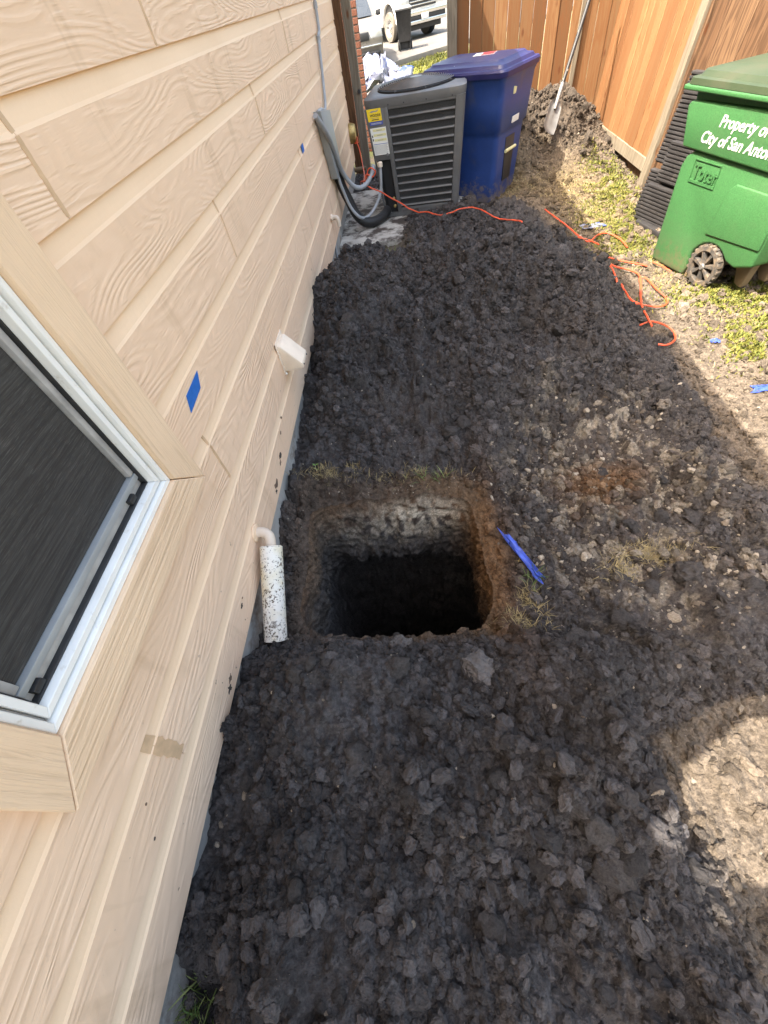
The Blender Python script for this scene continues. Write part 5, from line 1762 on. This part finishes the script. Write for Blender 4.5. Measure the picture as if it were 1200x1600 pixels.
ws.hexa([CP(-0.30, -0.72, 1.03), CP(-0.28, 0.72, 1.03), CP(-0.31, 0.72, 1.03), CP(-0.33, -0.72, 1.03), CP(-1.02, -0.62, 1.49), CP(-1.0, 0.62, 1.49), CP(-1.03, 0.62, 1.49), CP(-1.05, -0.62, 1.49)])
ws.build('windscreen', M['car_glass'], cr)
MB().hexa([CP(-0.75, -1.05, 0.98), CP(-0.65, -1.05, 0.98), CP(-0.65, -0.88, 0.98), CP(-0.75, -0.88, 0.98), CP(-0.75, -1.05, 1.12), CP(-0.65, -1.05, 1.12), CP(-0.65, -0.88, 1.10), CP(-0.75, -0.88, 1.10)]).build('mirror', M['dark_trim'], cr, bevel=0.02)

# black bin at the kerb
kb_ = thing('wheeled_bin', 'black wheeled bin standing at the kerb in front of the white truck', 'bin', (0.08, 22.3, -0.05))
KB = Vector((0.08, 22.3, -0.05))
def kr(w0, w1, d0, d1, z, r=0.05, n=3):
    pts = []
    for cx_, cy_, t0 in ((w1 - r, d0 + r, -90), (w1 - r, d1 - r, 0), (w0 + r, d1 - r, 90), (w0 + r, d0 + r, 180)):
        for i in range(n + 1):
            t = rad(t0 + 90 * i / n)
            pts.append(KB + Vector((cx_ + r * math.cos(t), cy_ + r * math.sin(t), z)))
    return pts
b = MB(); b.loft([kr(-0.21, 0.21, -0.24, 0.24, 0.22), kr(-0.27, 0.27, -0.32, 0.32, 0.90), kr(-0.285, 0.285, -0.34, 0.34, 0.93)]); b.build('body', M['rubber'], kb_, smooth=True, angle=50)
b = MB(); b.loft([kr(-0.29, 0.29, -0.36, 0.36, 0.935), kr(-0.30, 0.30, -0.37, 0.37, 0.97), kr(-0.24, 0.24, -0.30, 0.30, 1.01)]); b.build('lid', M['ac_slat'], kb_, smooth=True, angle=40)
for sgn in (-1, 1):
    MB().box(KB + Vector((sgn * 0.185, -0.10, 0.11)), (0.05, 0.22, 0.24)).build('foot', M['rubber'], kb_, bevel=0.01)
    MB().lathe([(0, -0.025), (0.13, -0.025), (0.13, 0.025), (0, 0.025)], frame_mat(KB + Vector((sgn * 0.23, 0.22, 0.13)), (0, 1, 0), (0, 0, 1)), 16).build('wheel', M['tyre'], kb_, smooth=True)
MB().box(KB + Vector((0, -0.04, 0.12)), (0.32, 0.14, 0.18)).build('base', M['dark_trim'], kb_, bevel=0.01)

# street tree beside the driveway: trunk out of sight, its leaf shade falls across the kerb
tree = thing('street_tree', 'small leafy street tree shading the kerb beside the driveway', 'tree', (-2.6, 17.2, -0.06))
p = MB()
p.tube([(-2.6, 17.2, -0.1), (-2.55, 17.2, 1.4), (-2.35, 17.3, 2.6), (-2.0, 17.4, 3.6)], [0.13, 0.11, 0.08, 0.03], 10)
p.build('trunk', M['bark'], tree, smooth=True)
for k in range(6):
    a = k * 1.05
    p = MB()
    p.tube([(-2.4, 17.25, 2.3 + 0.1 * k), (-2.3 + 0.6 * math.cos(a), 17.3 + 0.6 * math.sin(a), 3.0 + 0.1 * k), (-2.2 + 1.2 * math.cos(a), 17.3 + 1.2 * math.sin(a), 3.5 + 0.1 * k)], [0.05, 0.03, 0.01], 6)
    p.build('limb', M['bark'], tree, smooth=True)


def blades(name, base, hgt, wid, lean, cols, mat, parent=None, segs=1):
    """many thin leaf quads: base (n,3), hgt/wid/lean (n,)"""
    n = len(base)
    r = RNG
    a = r.uniform(0, 2 * math.pi, n)
    d = np.stack([np.cos(a), np.sin(a), np.zeros(n)], -1)
    s = np.stack([-np.sin(a), np.cos(a), np.zeros(n)], -1) * wid[:, None] * 0.5
    tip = base + d * (lean * hgt)[:, None] + np.array([0, 0, 1.0]) * (hgt * np.sqrt(np.maximum(0.02, 1 - lean ** 2)))[:, None]
    mid = (base + tip) / 2 + np.array([0, 0, 1.0]) * (hgt * 0.15 * lean)[:, None]
    co = np.stack([base - s * 0.7, base + s * 0.7, mid + s, mid - s, tip + s * 0.25, tip - s * 0.25], 1).reshape(-1, 3)
    k = np.arange(n)[:, None] * 6
    q = np.concatenate([k + np.array([[0, 1, 2, 3]]), k + np.array([[3, 2, 4, 5]])])
    return np_mesh(name, co, q, np.repeat(cols, 6, 0), mat, False, parent)


n = 2600
v = RNG.normal(size=(n, 3))
v /= np.linalg.norm(v, axis=1)[:, None]
v *= (RNG.uniform(0.15, 1, n) ** 0.45)[:, None]
bs = np.array([-1.95, 17.35, 4.0]) + v * np.array([1.5, 1.3, 1.0])
cols = np.array([0.06, 0.10, 0.03]) * RNG.uniform(0.6, 1.4, (n, 1))
tag(blades('crown', bs, RNG.uniform(0.12, 0.22, n), RNG.uniform(0.07, 0.13, n), RNG.uniform(0.2, 0.95, n), cols, M['leaf'], tree), kind='stuff')
tree.children  # trunk, limbs and crown

# ------------------------------------------------------------------ weeds, dry grass, roots
def scatter(blobs, n):
    w = np.array([b[4] for b in blobs])
    k = RNG.choice(len(blobs), n, p=w / w.sum())
    b = np.array([x[:4] for x in blobs])[k]
    u = RNG.normal(size=(n, 2)) * 0.55
    return b[:, 0] + u[:, 0] * b[:, 2], b[:, 1] + u[:, 1] * b[:, 3]


def weeds(name, blobs, n, h, w, c0, c1, mat, label, thr=0.45, lean=(0.3, 0.95)):
    x, y = scatter(blobs, n)
    ok = (fbm(x * 9, y * 9, 3, 61) > thr) & (x < 2.95) & (x > -0.79)
    x, y = x[ok], y[ok]
    n = len(x)
    z = surf(x, y) - 0.003
    t = RNG.uniform(0, 1, (n, 1))
    cols = (np.array(c0) * (1 - t) + np.array(c1) * t) * RNG.uniform(0.75, 1.25, (n, 1))
    o = blades(name, np.stack([x, y, z], -1), RNG.uniform(*h, n), RNG.uniform(*w, n), RNG.uniform(*lean, n), cols, mat)
    return tag(o, label, kind='stuff')


weeds('weeds', [(2.35, 3.05, 0.45, 0.18, 2), (2.5, 2.75, 0.35, 0.3, 1.5), (2.05, 2.45, 0.22, 0.25, 0.9), (2.2, 2.2, 0.2, 0.25, 0.5), (1.98, 4.75, 0.25, 0.5, 1.7), (1.80, 4.1, 0.2, 0.35, 1.1), (2.1, 5.3, 0.25, 0.45, 1.4), (1.75, 4.45, 0.2, 0.3, 0.7),
                (2.2, 3.6, 0.2, 0.4, 0.6), (2.15, 6.0, 0.2, 0.35, 0.6)], 46000, (0.012, 0.034), (0.006, 0.013), (0.070, 0.088, 0.018), (0.170, 0.155, 0.030), M['leaf'], 'low yellow green weeds on the sunlit ground by the green bin', 0.41)
weeds('straw', [(1.75, 5.6, 0.35, 0.45, 2), (1.8, 4.7, 0.3, 0.4, 2), (1.95, 5.2, 0.3, 0.5, 1.5), (2.1, 2.6, 0.4, 0.5, 0.7), (1.7, 4.1, 0.15, 0.3, 0.7), (1.2, 5.75, 0.3, 0.25, 1.0), (1.85, 3.5, 0.15, 0.4, 0.8)], 9000, (0.02, 0.06), (0.002, 0.004), (0.24, 0.185, 0.085), (0.33, 0.27, 0.14), M['straw'], 'dry straw litter on the sunlit ground', 0.40, (0.85, 0.99))
weeds('dry_grass', [(-0.45, 4.25, 0.28, 0.25, 2), (-0.30, 4.05, 0.25, 0.12, 1), (-0.55, 1.53, 0.20, 0.05, 1.0), (-0.1, 1.53, 0.25, 0.045, 0.8), (0.38, 0.80, 0.05, 0.15, 1.3), (0.33, 0.66, 0.08, 0.05, 0.6), (0.95, 0.98, 0.14, 0.07, 1.2), (0.82, 0.90, 0.08, 0.05, 0.6)],
      3600, (0.02, 0.065), (0.0012, 0.0026), (0.20, 0.15, 0.07), (0.36, 0.29, 0.15), M['straw'], 'dry grass roots around the pit rim and the concrete pad', 0.36, (0.5, 0.99))
weeds('grass', [(-0.60, 4.25, 0.15, 0.22, 1), (-0.735, -0.43, 0.035, 0.05, 0.25), (-0.3, 4.4, 0.2, 0.15, 0.6), (0.0, 1.50, 0.1, 0.03, 0.12), (0.42, 0.86, 0.03, 0.05, 0.12)], 900, (0.03, 0.10), (0.002, 0.005), (0.06, 0.11, 0.03), (0.17, 0.19, 0.07), M['leaf'], 'sparse green grass blades against the foundation', 0.3, (0.2, 0.9))
# lawn by the street
n = 9000
x = RNG.uniform(-0.8, 2.0, n)
y = RNG.uniform(12.5, 19.5, n)
t = RNG.uniform(0, 1, (n, 1))
cols = (np.array([0.09, 0.11, 0.02]) * (1 - t) + np.array([0.19, 0.18, 0.03]) * t)
ok = ((np.stack([x, y], -1) - np.array([0, 18.8])) @ np.array([-0.65, 0.76]) < -0.03) & (x > np.interp(y, [12, 15, 18, 20], [-0.95, -0.7, -0.3, 1.4]))
lg_ = blades('lawn_grass', np.stack([x, y, np.full(n, gz)], -1)[ok], RNG.uniform(0.03, 0.09, ok.sum()), RNG.uniform(0.01, 0.03, ok.sum()), RNG.uniform(0.2, 0.9, ok.sum()), cols[ok], M['leaf'])
tag(lg_, 'yellow green lawn grass before the kerb', kind='stuff')

# seedling by the far heap
sd_ = thing('seedling', 'tiny green seedling growing by the wall at the foot of the far heap', 'plant', (-0.655, 1.60, 0.0))
z0 = sz(-0.655, 1.60)
p = MB(); p.tube([(-0.655, 1.60, z0 - 0.01), (-0.653, 1.602, z0 + 0.03), (-0.650, 1.60, z0 + 0.055)], 0.0015, 5); p.build('stem', M['pipe_pvc'], sd_, smooth=True)
lm = simple('seedling_leaf', (0.13, 0.24, 0.05), 0.5)
for k, (a, h) in enumerate(((0.3, 0.055), (2.4, 0.05), (4.4, 0.04), (5.6, 0.025))):
    c = Vector((-0.651, 1.601, z0 + h))
    d_ = Vector((math.cos(a), math.sin(a), 0.25))
    w_ = Vector((-math.sin(a), math.cos(a), 0))
    p = MB(); p.prism([c, c + d_ * 0.010 + w_ * 0.006, c + d_ * 0.022, c + d_ * 0.010 - w_ * 0.006], (0, 0, 0.0006)); p.build('leaf', lm, sd_)


# ------------------------------------------------------------------ clods and stones
def lump_mesh(name, sub, seed, rough=0.28, flat=0.8):
    bm = bmesh.new()
    bmesh.ops.create_icosphere(bm, subdivisions=sub, radius=1.0)
    r = np.random.default_rng(seed)
    o1, o2 = r.uniform(0, 50, 3), r.uniform(0, 50, 3)
    planes = r.normal(size=(7, 3))
    planes /= np.linalg.norm(planes, axis=1)[:, None]
    offs = r.uniform(0.58, 0.92, 7)
    sc = r.uniform(0.75, 1.2, 3) * np.array([1, 1, flat])
    P = np.array([v.co[:] for v in bm.verts])
    for pl, of in zip(planes, offs):
        dd = P @ pl
        over = np.maximum(dd - of, 0)
        P = P - pl[None] * over[:, None] * 0.85
    def tri(f, sd):
        return (fbm(P[:, 0] * f + o1[0], P[:, 1] * f + o2[0], 2, sd) + fbm(P[:, 1] * f + o1[1], P[:, 2] * f + o2[1], 2, sd + 1) + fbm(P[:, 2] * f + o1[2], P[:, 0] * f + o2[2], 2, sd + 2)) / 3 - 0.5
    k = 1 + 0.45 * tri(3.0, seed + 9) * 2 + 0.42 * tri(7.0, seed + 19) * 2 + rough * (fbm(P[:, 0] * 1.7 + o1[0] + P[:, 2], P[:, 1] * 1.7 + o1[1] - P[:, 2] * 0.7, 3, seed) - 0.5) * 2 + 0.12 * (fbm(P[:, 0] * 6 + o2[0] + P[:, 2] * 5, P[:, 1] * 6 + o2[1], 2, seed + 5) - 0.5) * 2
    P = P * k[:, None] * sc
    for v, q in zip(bm.verts, P):
        v.co = q
    me = bpy.data.meshes.new(name)
    bm.to_mesh(me)
    bm.free()
    me.polygons.foreach_set('use_smooth', [True] * len(me.polygons))
    me.set_sharp_from_angle(angle=rad(60))
    return me


def gn_scatter(name, pts, scl, tint, seeds, mat, label, sub=3):
    """one object: points that carry lumps of soil, as geometry-node instances of three lump shapes made in the nodes"""
    me = bpy.data.meshes.new(name)
    me.vertices.add(len(pts))
    me.vertices.foreach_set('co', np.asarray(pts, np.float32).ravel())
    a = me.attributes.new('scl', 'FLOAT_VECTOR', 'POINT'); a.data.foreach_set('vector', np.asarray(scl, np.float32).ravel())
    a = me.attributes.new('rot', 'FLOAT_VECTOR', 'POINT'); a.data.foreach_set('vector', RNG.uniform(0, 6.28, (len(pts), 3)).astype(np.float32).ravel())
    a = me.attributes.new('tint', 'FLOAT_COLOR', 'POINT'); a.data.foreach_set('color', np.concatenate([tint, np.ones((len(tint), 1))], 1).astype(np.float32).ravel())
    o = obj(name, me, mat)
    ng = bpy.data.node_groups.new(name, 'GeometryNodeTree')
    ng.interface.new_socket('Geometry', in_out='INPUT', socket_type='NodeSocketGeometry')
    ng.interface.new_socket('Geometry', in_out='OUTPUT', socket_type='NodeSocketGeometry')
    N, Lk = ng.nodes, ng.links.new
    gi, go = N.new('NodeGroupInput'), N.new('NodeGroupOutput')
    join = N.new('GeometryNodeGeometryToInstance')
    for s in seeds:
        ico = N.new('GeometryNodeMeshIcoSphere')
        ico.inputs['Radius'].default_value = 1.0
        ico.inputs['Subdivisions'].default_value = sub
        pos = N.new('GeometryNodeInputPosition')
        ad = N.new('ShaderNodeVectorMath'); ad.operation = 'ADD'; ad.inputs[1].default_value = (s * 3.7, s * 1.9, s * 5.3)
        Lk(pos.outputs[0], ad.inputs[0])
        nz = N.new('ShaderNodeTexNoise'); nz.inputs['Scale'].default_value = 1.25; nz.inputs['Detail'].default_value = 4.0; nz.inputs['Roughness'].default_value = 0.68
        Lk(ad.outputs[0], nz.inputs['Vector'])
        sb = N.new('ShaderNodeVectorMath'); sb.operation = 'SUBTRACT'; sb.inputs[1].default_value = (0.5, 0.5, 0.5)
        Lk(nz.outputs['Color'], sb.inputs[0])
        sc = N.new('ShaderNodeVectorMath'); sc.operation = 'SCALE'; sc.inputs['Scale'].default_value = 2.1
        Lk(sb.outputs[0], sc.inputs[0])
        sp = N.new('GeometryNodeSetPosition')
        Lk(ico.outputs['Mesh'], sp.inputs['Geometry'])
        Lk(sc.outputs[0], sp.inputs['Offset'])
        Lk(sp.outputs[0], join.inputs[0])
    iop = N.new('GeometryNodeInstanceOnPoints')
    Lk(gi.outputs[0], iop.inputs['Points'])
    Lk(join.outputs[0], iop.inputs['Instance'])
    iop.inputs['Pick Instance'].default_value = True
    for nm, sock, typ in (('scl', 'Scale', 'FLOAT_VECTOR'), ('rot', 'Rotation', 'FLOAT_VECTOR')):
        na = N.new('GeometryNodeInputNamedAttribute'); na.data_type = typ; na.inputs['Name'].default_value = nm
        Lk(na.outputs['Attribute'], iop.inputs[sock])
    sm = N.new('GeometryNodeSetMaterial'); sm.inputs['Material'].default_value = mat
    Lk(iop.outputs[0], sm.inputs['Geometry'])
    Lk(sm.outputs[0], go.inputs[0])
    md = o.modifiers.new('scatter', 'NODES')
    md.node_group = ng
    return tag(o, label, kind='stuff')


def place(n, dens, x0=-0.78, x1=2.95, y0=-1.0, y1=7.45):
    """points by rejection with density dens(x, y) in 0..1, more of them near the camera"""
    out = []
    tot = 0
    while tot < n:
        x = RNG.uniform(x0, x1, n * 2)
        y = y0 + (y1 - y0) * RNG.uniform(0, 1, n * 2) ** 1.35
        k = (RNG.uniform(0, 1, n * 2) < dens(x, y)) & (pit_d(x, y) > 1.03)
        out.append(np.stack([x[k], y[k]], -1))
        tot += int(k.sum())
    return np.concatenate(out)[:n]


N1 = 105000
xy = place(N1, lambda x, y: np.clip(lump_amt(x, y) * ss(0.30, 0.62, fbm(x * 3, y * 3, 3, 12)) + 0.08, 0, 1) * (x > -0.775))
rr = np.clip(0.0036 * (RNG.pareto(2.3, N1) + 1), 0.0034, 0.022)
rr *= np.interp(xy[:, 1], [0, 3, 6], [1.0, 1.15, 1.4])
zz = surf(xy[:, 0], xy[:, 1]) + rr * RNG.uniform(-0.1, 0.55, N1)
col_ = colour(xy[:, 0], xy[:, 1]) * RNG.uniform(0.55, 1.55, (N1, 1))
scl = rr[:, None] * RNG.uniform(0.5, 1.4, (N1, 3))
gn_scatter('soil_clods', np.stack([xy[:, 0], xy[:, 1], zz], -1), scl, col_, range(1, 7), M['clod_inst'], 'loose crumbs and clods of clay all over the heaps')

# pale limestone bits
N2 = 5500
def pd(x, y):
    return np.clip(0.055 * (1 - sunlit_tan_w(x, y)) + 1.0 * cal_w(x, y) + 0.10 * sunlit_tan_w(x, y) + 0.5 * gauss(x, y, 0.55, 1.25, 0.2, 0.35) + 0.5 * gauss(x, y, -0.2, 1.46, 0.5, 0.04), 0, 1)
xy = place(N2, pd)
rr = np.clip(0.0021 * (RNG.pareto(2.3, N2) + 1), 0.0021, 0.011)
rr = np.where(cal_w(xy[:, 0], xy[:, 1]) > 0.12, rr * 1.5, rr)
zz = surf(xy[:, 0], xy[:, 1]) + rr * 0.05
t = RNG.uniform(0, 1, (N2, 1))
tint = np.array([0.11, 0.082, 0.058]) * (1 - t) + np.array([0.36, 0.31, 0.245]) * t
gn_scatter('gravel_bits', np.stack([xy[:, 0], xy[:, 1], zz], -1), rr[:, None] * RNG.uniform(0.5, 1.6, (N2, 3)), tint, range(11, 14), M['clod_inst'], 'pale limestone bits strewn over the dark soil', 2)

# the 290 largest clods, each an object of its own
LM = [lump_mesh('clod', 3, 40 + k) for k in range(8)]
for me in LM:
    me.materials.append(M['clod'])
xy = place(290, lambda x, y: (1 - sunlit_tan_w(x, y)) * np.clip(lump_amt(x, y), 0, 1) * ss(0.35, 0.6, fbm(x * 2.2, y * 2.2, 3, 16)) * (x > -0.74) * (y < 4.6) * (1 - 0.7 * cal_w(x, y)))
soil_mw_inv = Matrix.Identity(4)
for i, (x, y) in enumerate(xy):
    r = float(np.clip(0.016 * (RNG.pareto(2.6) + 1), 0.016, 0.045)) * float(np.interp(y, [0, 3], [1.0, 1.2]))
    o = bpy.data.objects.new('clod', LM[i % 8])
    COL.objects.link(o)
    o.parent = soil
    o.location = (x, y, sz(x, y) + r * 0.12)
    o.rotation_euler = tuple(RNG.uniform(-0.5, 0.5, 2)) + (RNG.uniform(0, 6.28),)
    o.scale = (r, r, r)
# dug brown clods on the far mound
for k in range(2):
    LM[k] = None
TM = [lump_mesh('clod', 3, 70 + k, 0.35) for k in range(4)]
tanm = clod_mat('dry_brown_clod', False, ((0.050, 0.040, 0.031), (0.088, 0.070, 0.054)))
for me in TM:
    me.materials.append(tanm)
k = 0
while k < 150:
    x, y = RNG.uniform(1.15, 2.34), RNG.uniform(5.9, 7.42)
    if gauss(np.array(x), np.array(y), 1.75, 7.0, 0.6, 0.75) < RNG.uniform(0.15, 0.9):
        continue
    r = float(np.clip(0.020 * (RNG.pareto(2.4) + 1), 0.02, 0.065))
    o = bpy.data.objects.new('clod', TM[k % 4])
    COL.objects.link(o)
    o.parent = soil
    o.location = (x, y, sz(x, y) + r * 0.3)
    o.rotation_euler = tuple(RNG.uniform(-1, 1, 2)) + (RNG.uniform(0, 6.28),)
    o.scale = (r, r, r)
    k += 1

# a few lumps that stand out
def lump(name, label, x, y, r, mat, seed, cat, flat=0.7, dz=0.25):
    me = lump_mesh(name, 4, seed, 0.2, flat)
    me.materials.append(mat)
    o = obj(name, me)
    o.location = (x, y, sz(x, y) + r * dz)
    o.scale = (r, r, r)
    o.rotation_euler = (0.2, -0.15, seed)
    return tag(o, label, cat)


lump('clay_lump', 'grey angular clay lump just below the near rim of the pit', -0.155, 0.52, 0.040, M['rock_grey'], 91, 'lump')
lump('clay_lump', 'broad flattened grey clay lump on the near heap right of the pit corner', 0.11, 0.405, 0.050, M['rock_grey'], 92, 'lump', 0.55)
lump('clay_lump', 'dark blocky clay lump at the edge of the dry grass patch', 1.04, 0.86, 0.055, M['clod'], 93, 'lump', 0.7)
lump('stone', 'pale stone on sunlit soil below the green bin wheel', 1.83, 2.93, 0.042, M['rock_pale'], 94, 'stone')
lump('stone', 'pale rounded stone beside dark clods right of the dry grass', 1.09, 1.02, 0.022, M['rock_pale'], 95, 'stone')
